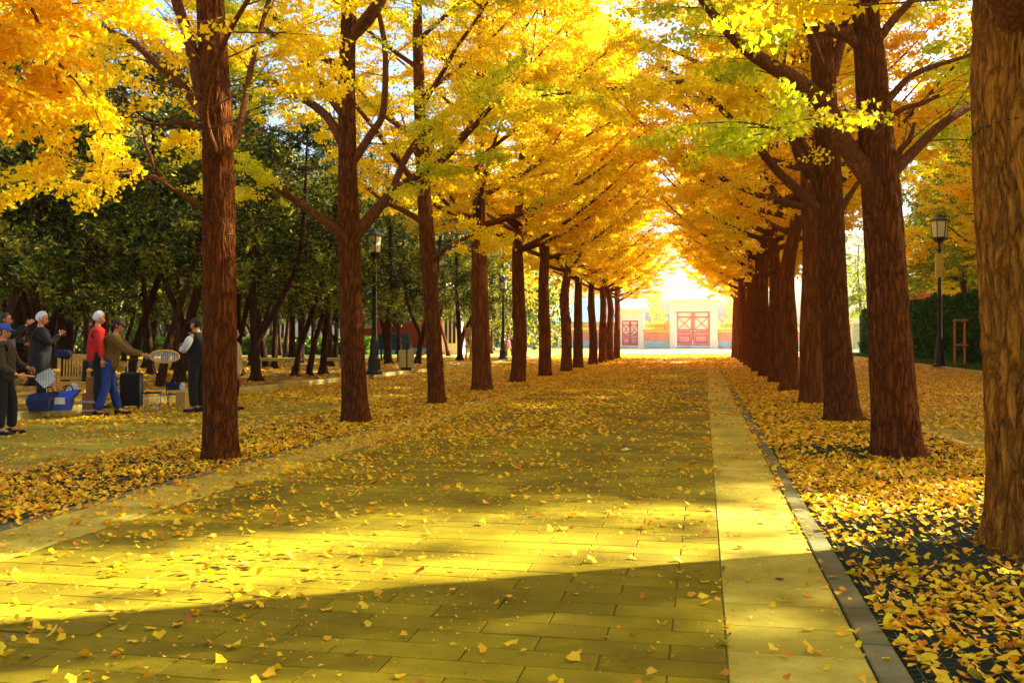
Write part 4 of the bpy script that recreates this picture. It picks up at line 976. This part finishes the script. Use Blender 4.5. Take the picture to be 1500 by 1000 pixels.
# ------------------------------------------------------------------ people
def skin_obj(joints, edges, root, sub=1):
    me = bpy.data.meshes.new('tmp'); me.from_pydata([j[0] for j in joints], edges, []); o = bpy.data.objects.new('tmp', me); C.objects.link(o)
    o.modifiers.new('s', 'SKIN')
    for i, j in enumerate(joints):
        r = j[1]; me.skin_vertices[0].data[i].radius = (r if isinstance(r, tuple) else (r, r)); me.skin_vertices[0].data[i].use_root = (i == root)
    if sub: o.modifiers.new('u', 'SUBSURF').levels = sub
    dg = bpy.context.evaluated_depsgraph_get(); m2 = bpy.data.meshes.new_from_object(o.evaluated_get(dg))
    vs = [tuple(v.co) for v in m2.vertices]; fs = [tuple(p.vertices) for p in m2.polygons]
    bpy.data.objects.remove(o); bpy.data.meshes.remove(me); bpy.data.meshes.remove(m2); return vs, fs
SKIN = simple('skin', (.50, .22, .10), .6, .12, 12, bmp=.05)
def hand(mb, p, d, n, curl=.5):
    p = Vector(p); d = Vector(d).normalized(); n = Vector(n); n = (n - d * n.dot(d)).normalized(); s = d.cross(n)
    W = Matrix((s, d, n)).transposed().to_4x4()
    vs = MB().ball((0, 0, 0), 1, 10, 7, (.040, .050, .017)).v; f0 = MB().ball((0, 0, 0), 1, 10, 7).f
    mb.add([p + d * .045 + (W.to_3x3() @ Vector(v)) for v in vs], f0, True)
    for k, (o, l) in enumerate(((-.030, .068), (-.010, .078), (.010, .074), (.029, .058))):
        a = p + s * o + d * .080; q = [a]
        for i in range(3):
            t = curl * (i + 1) * .7; q.append(q[-1] + (d * math.cos(t) - n * math.sin(t)) * l * (.42, .32, .26)[i])
        mb.tube(q, [.0095, .009, .008, .006], 6)
    a = p - s * .030 + d * .025; mb.tube([a, a - s * .025 + d * .025 - n * .01, a - s * .034 + d * .055 - n * .02], [.012, .011, .008], 6)
def person(x, y, z, rz, H, label, joints, cloth, hair, capc=None, group='people gathered by the grove', coat=0.0, look=(1, 0, 0)):
    k = H / 1.72; J = dict(pel=(0, 0, .95), che=(.01, 0, 1.25), nec=(.0, 0, 1.46), hea=(.03, 0, 1.60), hl=(0, .095, .90), hr=(0, -.095, .90),
        kl=(.03, .11, .50), kr=(.03, -.11, .50), al=(-.01, .12, .085), ar=(-.01, -.12, .085), sl=(0, .185, 1.39), sr=(0, -.185, 1.39),
        el=(.02, .24, 1.12), er=(.02, -.24, 1.12), wl=(.12, .24, .88), wr=(.12, -.24, .88)); J.update(joints)
    S = {a: Vector(b) * k for a, b in J.items()}
    def fwd(a): return S[a] + Vector((.15 * k, .02 * (1 if a.endswith('l') else -1), -.05 * k))
    body, fe = skin_obj([(S['pel'], (.10 * k, .08 * k)), (S['che'], (.11 * k, .08 * k)), (S['nec'] - Vector((0, 0, .05)), .06 * k), (S['nec'], .052 * k), (S['hea'] - Vector((.02, 0, .05)), .05 * k),
        (S['hl'], .085 * k), (S['kl'], .058 * k), (S['al'], .04 * k), (fwd('al'), .034 * k), (S['hr'], .085 * k), (S['kr'], .058 * k), (S['ar'], .04 * k), (fwd('ar'), .034 * k),
        (S['sl'], .052 * k), (S['el'], .04 * k), (S['wl'], .028 * k), (S['sr'], .052 * k), (S['er'], .04 * k), (S['wr'], .028 * k)],
        [(0, 1), (1, 2), (2, 3), (3, 4), (0, 5), (5, 6), (6, 7), (7, 8), (0, 9), (9, 10), (10, 11), (11, 12), (2, 13), (13, 14), (14, 15), (2, 16), (16, 17), (17, 18)], 0)
    mb = MB().add(body, fe, True)
    for e, w, sg in (('el', 'wl', 1), ('er', 'wr', -1)):
        d = (S[w] - S[e]).normalized(); hand(mb, S[w], d, Vector((0, sg, .3)), .55)
    h = S['hea']; lk = Vector(look).normalized(); up = (Vector((0, 0, 1)) - lk * lk.z).normalized(); sd = up.cross(lk)
    W = Matrix((lk, sd, up)).transposed()
    def hd_(v): return h + W @ (Vector(v) * k)
    m = MB().ball((0, 0, 0), 1, 16, 12, (.098, .076, .118)); vs = []
    for v in m.v:
        vx, vy, vz = v
        if vz < -.02: vy *= 1 + vz * 2.2; vx = vx + (.012 if vx > 0 else .02)
        if vx > .05 and -.01 < vz < .035: vx -= .010
        vs.append(hd_((vx, vy, vz)))
    mb.add(vs, m.f, True)
    mb.add([hd_(v) for v in ((.088, -.007, .012), (.088, .007, .012), (.118, .011, -.030), (.118, -.011, -.030), (.084, .014, -.036), (.084, -.014, -.036))], [(0, 1, 2, 3), (3, 2, 4, 5), (1, 4, 2), (0, 3, 5)])
    for s_ in (-1, 1): mb.ball(hd_((-.005, s_ * .078, -.005)), .026 * k, 8, 6, (.8, .4, 1.2))
    mb.tube([hd_((.084, -.022, -.062)), hd_((.094, 0, -.060)), hd_((.084, .022, -.062))], .007 * k, 5)
    o = mb.build('person', SKIN, None, (x, y, z), (0, 0, rz)); tag(o, label, 'person', group)
    eb = MB()
    for s_ in (-1, 1): eb.ball(hd_((.086, s_ * .030, .014)), .010 * k, 6, 5)
    eb.build('eyes', M['iron'], o)
    # trousers, shoes, jacket
    tr = skin_obj([(S['pel'] + Vector((0, 0, .14)), (.15 * k, .12 * k)), (S['pel'] - Vector((0, 0, .02)), (.17 * k, .135 * k)), (S['hl'], .112 * k), (S['kl'], .088 * k), (S['al'], .082 * k), (S['hr'], .112 * k), (S['kr'], .088 * k), (S['ar'], .082 * k)],
        [(0, 1), (1, 2), (2, 3), (3, 4), (1, 5), (5, 6), (6, 7)], 0, 1)
    MB().add(*tr, True).build('trousers', cloth[1], o)
    for a in ('al', 'ar'):
        q = S[a]; f = fwd(a); sh = MB()
        for (c, r, sc) in ((q - Vector((.02, 0, .035)), .056 * k, (1.1, .85, .9)), ((q + f) / 2 - Vector((0, 0, .022)), .050 * k, (1.7, .95, .75)), (f - Vector((0, 0, .004)), .046 * k, (1.3, 1.0, .7))): sh.ball(c, r, 10, 7, sc)
        sh.box(((q.x + f.x) / 2 - .01, (q.y + f.y) / 2, q.z - .078 * k), (.27 * k, .09 * k, .02), bev=.006); sh.build('shoe', cloth[2], o)
    lowz = S['pel'] - Vector((0, 0, .17 + coat))
    ja = [(lowz, (.215 * k, .18 * k)), (S['pel'] + Vector((0, 0, .02)), (.20 * k, .165 * k)), (S['che'], (.195 * k, .145 * k)), (S['nec'] - Vector((0, 0, .075)), (.12 * k, .10 * k)), (S['nec'] - Vector((0, 0, .01)), .068 * k)]
    ed = [(0, 1), (1, 2), (2, 3), (3, 4)]; sep = len(cloth) > 3
    arms = []
    for a, b, c in (('sl', 'el', 'wl'), ('sr', 'er', 'wr')):
        arms.append([(S[a], .088 * k), (S[b], .070 * k), (S[c] - (S[c] - S[b]).normalized() * .03, .052 * k)])
    if not sep:
        for arm in arms:
            i = len(ja); ja += arm; ed += [(3, i), (i, i + 1), (i + 1, i + 2)]
        MB().add(*skin_obj(ja, ed, 0, 2), True).build('jacket', cloth[0], o)
    else:
        for arm in arms: i = len(ja); ja += arm[:1]; ed += [(3, i)]
        MB().add(*skin_obj(ja, ed, 0, 2), True).build('vest', cloth[0], o)
        for arm in arms: MB().add(*skin_obj([(a, r * .98) for a, r in arm], [(0, 1), (1, 2)], 0, 2), True).build('sleeve', cloth[3], o)
    # hair / cap
    hm = MB().ball((0, 0, 0), 1, 14, 10, (.106, .086, .124)); hv = []
    for v in hm.v:
        vx, vy, vz = v
        if vx > .035 and vz < .055: vx = .035; vz = max(vz, -.02)
        if vz < -.055: vz = -.055 + (vz + .055) * .2
        hv.append(hd_((vx - .008, vy + R.uniform(-.003, .003), vz + .010 + R.uniform(-.003, .003))))
    if hair: MB().add(hv, hm.f, True).build('hair', hair, o)
    if capc:
        cb = MB(); cvs = [hd_((vx, vy, max(vz, .035))) for vx, vy, vz in MB().ball((-.004, 0, .02), 1, 14, 10, (.112, .092, .118)).v]
        cb.add(cvs, hm.f, True); bv = []
        for z_ in (.040, .052):
            for t in range(7):
                a = -1.1 + 2.2 * t / 6; bv.append(hd_((.075 + .105 * math.cos(a), .082 * math.sin(a), z_ - .012 * abs(math.sin(a)))))
            bv.append(hd_((.06, 0, z_)))
        fs = [(7, i, i + 1) for i in range(6)] + [(15, 9 + i, 8 + i) for i in range(6)] + [(i, 8 + i, 9 + i, i + 1) for i in range(6)]
        cb.add(bv, fs); cb.build('cap', capc, o)
    return o, S
def clothm(name, col, var=.25, sc=9): return simple(name, col, .85, var, sc, bmp=.5)
blk = clothm('black_cloth', (.012, .011, .012)); navy = clothm('navy_cloth', (.012, .02, .07)); jeans = clothm('blue_jeans', (.015, .045, .26)); redc = clothm('red_cloth', (.55, .02, .012))
khaki = clothm('olive_brown_cloth', (.15, .09, .018)); whitec = clothm('white_cloth', (.55, .60, .58)); beige = clothm('beige_cloth', (.42, .38, .18)); shoe = clothm('shoe_leather', (.02, .015, .012))
floral = simple('floral_cloth', (.05, .035, .02), .85, .9, 26); whair = simple('white_hair', (.62, .66, .70), .7, .15, 30); dhair = simple('dark_hair', (.02, .014, .01), .6, .2, 30)
capd = clothm('dark_cap', (.05, .025, .012)); capb = clothm('blue_cap', (.03, .09, .35)); wood = simple('bench_wood', (.62, .36, .07), .55, .25, 7)
RG = YAW
x, y_ = G(4, 636); p1, s1 = person(x, y_, 0, RG + .15, 1.62, 'person in blue cap and dark patterned clothes at the left edge holding a striped fan',
    dict(er=(.10, -.30, 1.05), wr=(.30, -.24, .93), el=(.12, .26, 1.10), wl=(.34, .16, 1.02), kl=(.10, .12, .50), al=(.08, .13, .085)), (floral, blk, shoe), dhair, capb, look=(1, -.5, -.15))
x, y_ = G(6, 599, KZ); person(x, y_, KZ, RG + .2, 1.72, 'person at the far left in dark clothes raising one arm', dict(er=(.20, -.24, 1.30), wr=(.42, -.12, 1.52), el=(.16, .25, 1.14), wl=(.36, .10, 1.16)), (blk, blk, shoe), dhair)
x, y_ = G(59, 600, KZ); person(x, y_, KZ, RG + .45, 1.74, 'white haired person in a long black coat clapping hands behind the bench end', dict(er=(.14, -.26, 1.16), wr=(.32, -.05, 1.33), el=(.14, .26, 1.16), wl=(.32, .05, 1.33)), (blk, blk, shoe), whair, coat=.22, look=(1, -.35, -.25))
x, y_ = G(143, 597, KZ); person(x, y_, KZ, RG + .5, 1.76, 'white haired person in a bright red jacket behind the brown jacket', dict(wr=(.05, -.26, .86), wl=(.08, .26, .86)), (redc, blk, shoe), whair, look=(1, .1, -.2))
x, y_ = G(158, 608); p5, s5 = person(x, y_, 0, RG + .25, 1.78, 'man in olive brown jacket and blue jeans holding out a woven hoop', dict(pel=(0, 0, .95), che=(.06, 0, 1.25), nec=(.13, 0, 1.44), hea=(.18, 0, 1.58), sl=(.12, .185, 1.38), sr=(.12, -.185, 1.38),
    er=(.34, -.22, 1.14), wr=(.60, -.10, 1.06), el=(.34, .22, 1.14), wl=(.60, .06, 1.06), kl=(.06, .12, .50), al=(.16, .13, .085), kr=(-.02, -.12, .50), ar=(-.16, -.13, .085)), (khaki, jeans, shoe), dhair, capd, look=(1, -.15, -.3))
x, y_ = G(289, 603); p6, s6 = person(x, y_, 0, RG + math.pi - .25, 1.80, 'man in dark cap and black vest with pale sleeves beside the nearest left ginkgo', dict(er=(.10, -.28, 1.12), wr=(.28, -.08, 1.20), el=(.10, .28, 1.12), wl=(.27, .10, 1.16)), (blk, blk, shoe, whitec), dhair, capd, look=(1, 0, -.1))
x, y_ = G(341, 600); person(x, y_, 0, RG, 1.62, 'person in a beige coat mostly hidden behind the nearest left ginkgo', dict(wr=(.15, -.26, .80)), (beige, blk, shoe), dhair, coat=.15)
x, y_ = G(744, 525); person(x, y_, 0, RG - .4, 1.55, 'small distant figure in pink and red near the far lamp post', dict(), (clothm('pink_cloth', (.75, .10, .16)), clothm('yellow_cloth', (.6, .45, .05)), shoe), dhair, group='')
x, y_ = G(752, 524); person(x, y_, 0, RG + 1.4, 1.60, 'distant dark clothed figure beside the pink one', dict(), (navy, blk, shoe), dhair, group='')
for o in list(C.objects):
    if o.get('group') == '': del o['group']

# held and standing things --------------------------------------------------------------
def world_pt(o, v): return Matrix.Translation(o.location) @ o.rotation_euler.to_matrix().to_4x4() @ Vector(v)
stripe, nt, b = mat('striped_paper', .7, .2)
wv = node(nt, 'ShaderNodeTexWave', Scale=14.0, Distortion=.6); tc = nt.nodes.new('ShaderNodeTexCoord'); nt.links.new(tc.outputs['Object'], wv.inputs['Vector'])
nt.links.new(ramp(nt, wv.outputs['Fac'], [(.18, (.02, .05, .16)), (.32, (.78, .79, .75))]), b.inputs['Base Color'])
hp = world_pt(p1, s1['wr']); fr = empty('hand_fan', hp, RG); tag(fr, 'striped white and blue paper fan on a stick held by the capped person at left', 'fan')
MB().tube([(-.12, -.02, .02), (.25, -.02, -.02)], .012, 8).build('stick', wood, fr)
fb = MB(); nn = 26
for side in (0, .012):
    for i in range(nn + 1):
        a = math.radians(38 - 96 * i / nn); zig = .012 * (i % 2)
        for r_ in (.06, .32): fb.v.append((.22 + r_ * math.cos(a), -.02 + zig + side, -.02 + r_ * math.sin(a) * .62))
m_ = 2 * (nn + 1)
for i in range(nn): fb.f.append([2 * i, 2 * i + 1, 2 * i + 3, 2 * i + 2]); fb.f.append([m_ + 2 * i + 2, m_ + 2 * i + 3, m_ + 2 * i + 1, m_ + 2 * i]); fb.f.append([2 * i + 1, m_ + 2 * i + 1, m_ + 2 * i + 3, 2 * i + 3])
fb.n = len(fb.v); fb.sm = [False] * len(fb.f); fb.build('leaf', stripe, fr)
hp = world_pt(p5, s5['wr']); hr_ = empty('woven_hoop', hp, RG); tag(hr_, 'long woven racket hoop held out by the man in the brown jacket', 'racket')
MB().tube([(-.1, 0, .02), (.12, 0, 0)], .016, 8).build('handle', wood, hr_)
rim = [(.12 + .27 * (1 - math.cos(t)), .0, -.02 + .11 * math.sin(t)) for t in [2 * math.pi * i / 28 for i in range(29)]]
MB().tube(rim, .018, 6, cap=False).build('rim', wood, hr_)
net = MB()
for i in range(1, 16):
    t = math.acos(1 - 2 * i / 16); xx_ = .12 + .27 * (1 - math.cos(t)); net.tube([(xx_, 0, -.02 - .11 * math.sin(t)), (xx_, 0, -.02 + .11 * math.sin(t))], .006, 4)
for q in (-.07, -.035, 0, .035, .07): net.tube([(.39 - .27 * math.sqrt(1 - (q / .11) ** 2), .004, -.02 + q), (.39 + .27 * math.sqrt(1 - (q / .11) ** 2), .004, -.02 + q)], .006, 4)
net.build('netting', whitec, hr_)
# bench: long side parallel to the kerb, facing the path
bx_, by_ = G(100, 593, KZ); L_ = 0.60
bn = empty('park_bench', (bx_, by_ + .1, KZ), YAW + .30); tag(bn, 'slatted golden wooden bench on the raised grove edge behind the bags', 'bench')
for s_ in (-1, 1):
    MB().box((s_ * L_ / 2, -.02, .31), (.06, .06, .62), bev=.006).build('leg', wood, bn)
    MB().add([(s_ * L_ / 2 - .03, .50, 0), (s_ * L_ / 2 + .03, .50, 0), (s_ * L_ / 2 + .03, .56, 0), (s_ * L_ / 2 - .03, .56, 0), (s_ * L_ / 2 - .03, .46, .42), (s_ * L_ / 2 + .03, .46, .42), (s_ * L_ / 2 + .03, .53, .42), (s_ * L_ / 2 - .03, .53, .42), (s_ * L_ / 2 - .03, .58, .92), (s_ * L_ / 2 + .03, .58, .92), (s_ * L_ / 2 + .03, .63, .92), (s_ * L_ / 2 - .03, .63, .92)],
        [(0, 1, 5, 4), (1, 2, 6, 5), (2, 3, 7, 6), (3, 0, 4, 7), (4, 5, 9, 8), (5, 6, 10, 9), (6, 7, 11, 10), (7, 4, 8, 11), (8, 9, 10, 11)]).build('leg', wood, bn)
    MB().tube([(s_ * L_ / 2, -.09, .63), (s_ * L_ / 2, .0, .655), (s_ * L_ / 2, .25, .645), (s_ * L_ / 2, .53, .64)], [.034, .042, .036, .034], 8).build('armrest', wood, bn)
for k_ in range(6): MB().box((0, .02 + k_ * .085, .415), (L_ - .07, .066, .024), bev=.004).build('seat_slat', wood, bn)
MB().box((0, -.02, .36), (L_ - .07, .025, .08)).build('apron', wood, bn)
MB().box((0, .61, .91), (L_ + .04, .035, .085), bev=.006).build('top_rail', wood, bn); MB().box((0, .49, .49), (L_ - .07, .03, .06), bev=.004).build('bottom_rail', wood, bn)
sl_ = MB().tube([(0, .50, .50), (0, .605, .88)], .020, 4).mesh('back_slat'); sl_.materials.append(wood)
for k_ in range(9): link('back_slat', sl_, None, bn, (-L_ / 2 + .09 + k_ * (L_ - .18) / 8, 0, 0))
def blob(c, r, sc, seed, flat=0):
    mb = MB().ball((0, 0, 0), 1, 22, 14); v = np.array(mb.v); q = vnoise(v[:, 0] + v[:, 2] * .7, v[:, 1] + v[:, 2] * .5, .45, seed) - .5
    v = v * (1 + .35 * q)[:, None]; v = np.sign(v) * np.abs(v) ** .75; v[:, 2] = np.maximum(v[:, 2], -.93 if not flat else -.4)
    o = MB(); o.add([(c[0] + a[0] * r * sc[0], c[1] + a[1] * r * sc[1], c[2] + a[2] * r * sc[2]) for a in v], mb.f, True); return o
bv = world_pt(bn, (-L_ / 2 + .06, .62, .95)); o = blob((0, 0, 0), 1, (.16, .10, .10), 71).build('folded_coat', navy, None, bv, (0, 0, RG)); tag(o, 'dark blue coat draped over the left end of the bench back', 'coat')
bv = world_pt(bn, (L_ / 2 - .04, .40, .62)); o = blob((0, 0, 0), 1, (.10, .13, .24), 72).build('black_bag', blk, None, bv, (0, 0, 0)); tag(o, 'black plastic bag slumped against the right end of the bench', 'bag')
def tote(px, py, w, h, d, col, label, rz, lab=None, lean=.25):
    x, y_ = G(px, py, KZ); r = empty('shopping_bag', (x, y_, KZ), rz); tag(r, label, 'bag', 'bags on the ground by the bench')
    v = [(-w / 2 * .8, -d / 2, 0), (w / 2 * .8, -d / 2, 0), (w / 2 * .8, d / 2, 0), (-w / 2 * .8, d / 2, 0), (-w / 2 * 1.05, -d * .6, h * .55), (w / 2 * 1.0, -d * .62, h * .6), (w / 2 * 1.0, d * .55, h * .55), (-w / 2, d * .6, h * .6),
         (-w / 2 + lean * .3, -d * .35, h * .9), (w / 2 + lean, -d * .30, h * 1.08), (w / 2 + lean, d * .32, h), (-w / 2 + lean * .3, d * .35, h * .95)]
    MB().add(v, [(3, 2, 1, 0), (0, 1, 5, 4), (1, 2, 6, 5), (2, 3, 7, 6), (3, 0, 4, 7), (4, 5, 9, 8), (5, 6, 10, 9), (6, 7, 11, 10), (7, 4, 8, 11), (8, 9, 10, 11)]).build('body', col, r)
    for s_ in (-1, 1): MB().tube([(-w * .2 + lean * .5, s_ * d * .3, h * .9), (-w * .1 + lean * .6, s_ * d * .3, h * 1.25), (w * .25 + lean * .6, s_ * d * .3, h * 1.28), (w * .3 + lean * .7, s_ * d * .3, h)], .012, 5).build('handle', blk, r)
    if lab: MB().box((0, -d * .62, h * .5), (w * .5, .02, h * .35), rz=0.0).build('label_patch', whitec, r)
    return r
bluem = simple('blue_plastic', (.01, .06, .55), .35, .3, 6, spec=.5)
tote(91, 600, .34, .34, .26, bluem, 'bright blue shopping bag with white label tilted before the bench', RG + .2, True, .14)
tote(62, 601, .40, .32, .30, navy, 'dark navy bag on the paving left of the bright blue bag', RG, None, .05)
x, y_ = G(101, 572, KZ + .40); x, y_ = G(100, 600, KZ); o = blob((0, 0, 0), 1, (.07, .03, .12), 75).build('rolled_newspaper', whitec, None, (x + .05, y_ + .05, KZ + .36), (.0, .5, RG)); tag(o, 'rolled white newspaper sticking out of the blue bag', 'newspaper')
x, y_ = G(138, 607)
card = simple('brown_cardboard', (.36, .17, .045), .85, .2, 5); card2 = simple('pale_cardboard', (.60, .36, .08), .85, .15, 5)
def carton(x, y_, z, w, d, h, m, label, rz, band):
    r = empty('cardboard_box', (x, y_, z), rz); tag(r, label, 'box', 'boxes by the bench and chair')
    MB().box((0, 0, h / 2), (w, d, h), bev=.004).build('carton', m, r)
    if band: 
        for zb in band: MB().box((0, 0, h * zb), (w + .006, d + .006, .035)).build('tape', whitec, r)
    MB().box((0, 0, h + .001), (w * .98, .05, .004)).build('flap_seam', card2, r)
carton(x, y_, 0, .30, .34, .40, card, 'lower brown box with white bands beside the man in jeans', RG, (.22, .62))
carton(x + .01, y_ + .02, .406, .25, .28, .29, card, 'upper brown box stacked beside the bench', RG + .08, None)
x, y_ = G(182, 600); r = empty('trolley_bag', (x, y_ + .25, 0), RG + .1); tag(r, 'tall black wheeled trolley case behind the man in jeans', 'trolley case')
MB().box((0, 0, .40), (.38, .28, .66), bev=.04).build('case', blk, r)
for s_ in (-1, 1):
    MB().tube([(s_ * .15 - .015, -.06, .055), (s_ * .15 + .015, -.06, .055)], .055, 12).build('wheel', M['iron'], r)
    MB().tube([(s_ * .11, .1, .70), (s_ * .11, .1, .98)], .010, 6).build('rod', M['steel'], r)
MB().tube([(-.12, .1, .98), (.12, .1, .98)], .016, 8).build('handle', M['iron'], r)
x, y_ = G(220, 601); r = empty('folding_stool', (x, y_, 0), RG); tag(r, 'small folding stool with black seat and bright metal frame on the path', 'stool')
MB().box((0, .10, .345), (.29, .24, .025), bev=.008).build('seat', blk, r)
for s_ in (-1, 1):
    MB().tube([(s_ * .135, -.0, .012), (s_ * .135, .02, .335)], .011, 6).build('leg', M['steel'], r); MB().tube([(s_ * .125, .22, .012), (s_ * .125, .2, .335)], .011, 6).build('leg', M['steel'], r)
for yy_ in (0, .22): MB().tube([(-.16, yy_, .014), (.16, yy_, .014)], .012, 6).build('foot_bar', M['steel'], r)
x, y_ = G(258, 594); r = empty('folding_chair', (x, y_, 0), RG + .5); tag(r, 'low folding chair with navy cloth back beside the carton', 'chair')
MB().box((0, 0, .24), (.32, .28, .02), bev=.006).build('seat', navy, r)
MB().box((0, .17, .40), (.33, .02, .16), bev=.006).build('backrest', navy, r)
for s_ in (-1, 1):
    MB().tube([(s_ * .17, -.18, .01), (s_ * .17, .14, .24), (s_ * .17, .19, .52)], .011, 6).build('leg', M['iron'], r); MB().tube([(s_ * .155, .20, .01), (s_ * .155, -.14, .24)], .011, 6).build('leg', M['iron'], r)
x, y_ = G(267, 596); carton(x, y_, 0, .20, .18, .31, card2, 'upright pale carton standing by the folding chair', RG - .1, None)
o = blob((0, 0, 0), 1, (.05, .05, .10), 77).build('crumpled_tissue', whitec, None, (x, y_, .40)); tag(o, 'white paper sticking up out of the upright carton', 'paper')
x, y_ = G(272, 590); r = empty('wooden_stand', (x, y_ + .2, 0), RG); tag(r, 'tall thin orange wooden stand with short crossbar before the capped man', 'stand')
MB().tube([(0, 0, 0), (0, 0, 1.52)], .022, 8).build('post', M['stake'], r); MB().box((.03, 0, 1.53), (.16, .04, .03)).build('crossbar', M['stake'], r)
for a_ in (0, 2.1, 4.2): MB().tube([(0, 0, .18), (.18 * math.cos(a_), .18 * math.sin(a_), .012)], .012, 6).build('foot', M['stake'], r)

# air: thin autumn haze over the whole park
hz = MB().box((0, 90, 9.5), (560, 340, 23)).mesh('haze'); hm_ = bpy.data.materials.new('haze'); hm_.use_nodes = True; nt = hm_.node_tree
for n in list(nt.nodes): nt.nodes.remove(n)
vo = nt.nodes.new('ShaderNodeVolumePrincipled'); ou = nt.nodes.new('ShaderNodeOutputMaterial'); nt.links.new(vo.outputs[0], ou.inputs['Volume'])
vo.inputs['Color'].default_value = (.97, .96, .92, 1); vo.inputs['Density'].default_value = HAZE; vo.inputs['Anisotropy'].default_value = .35
tag(link('haze', hz, hm_), kind='stuff')
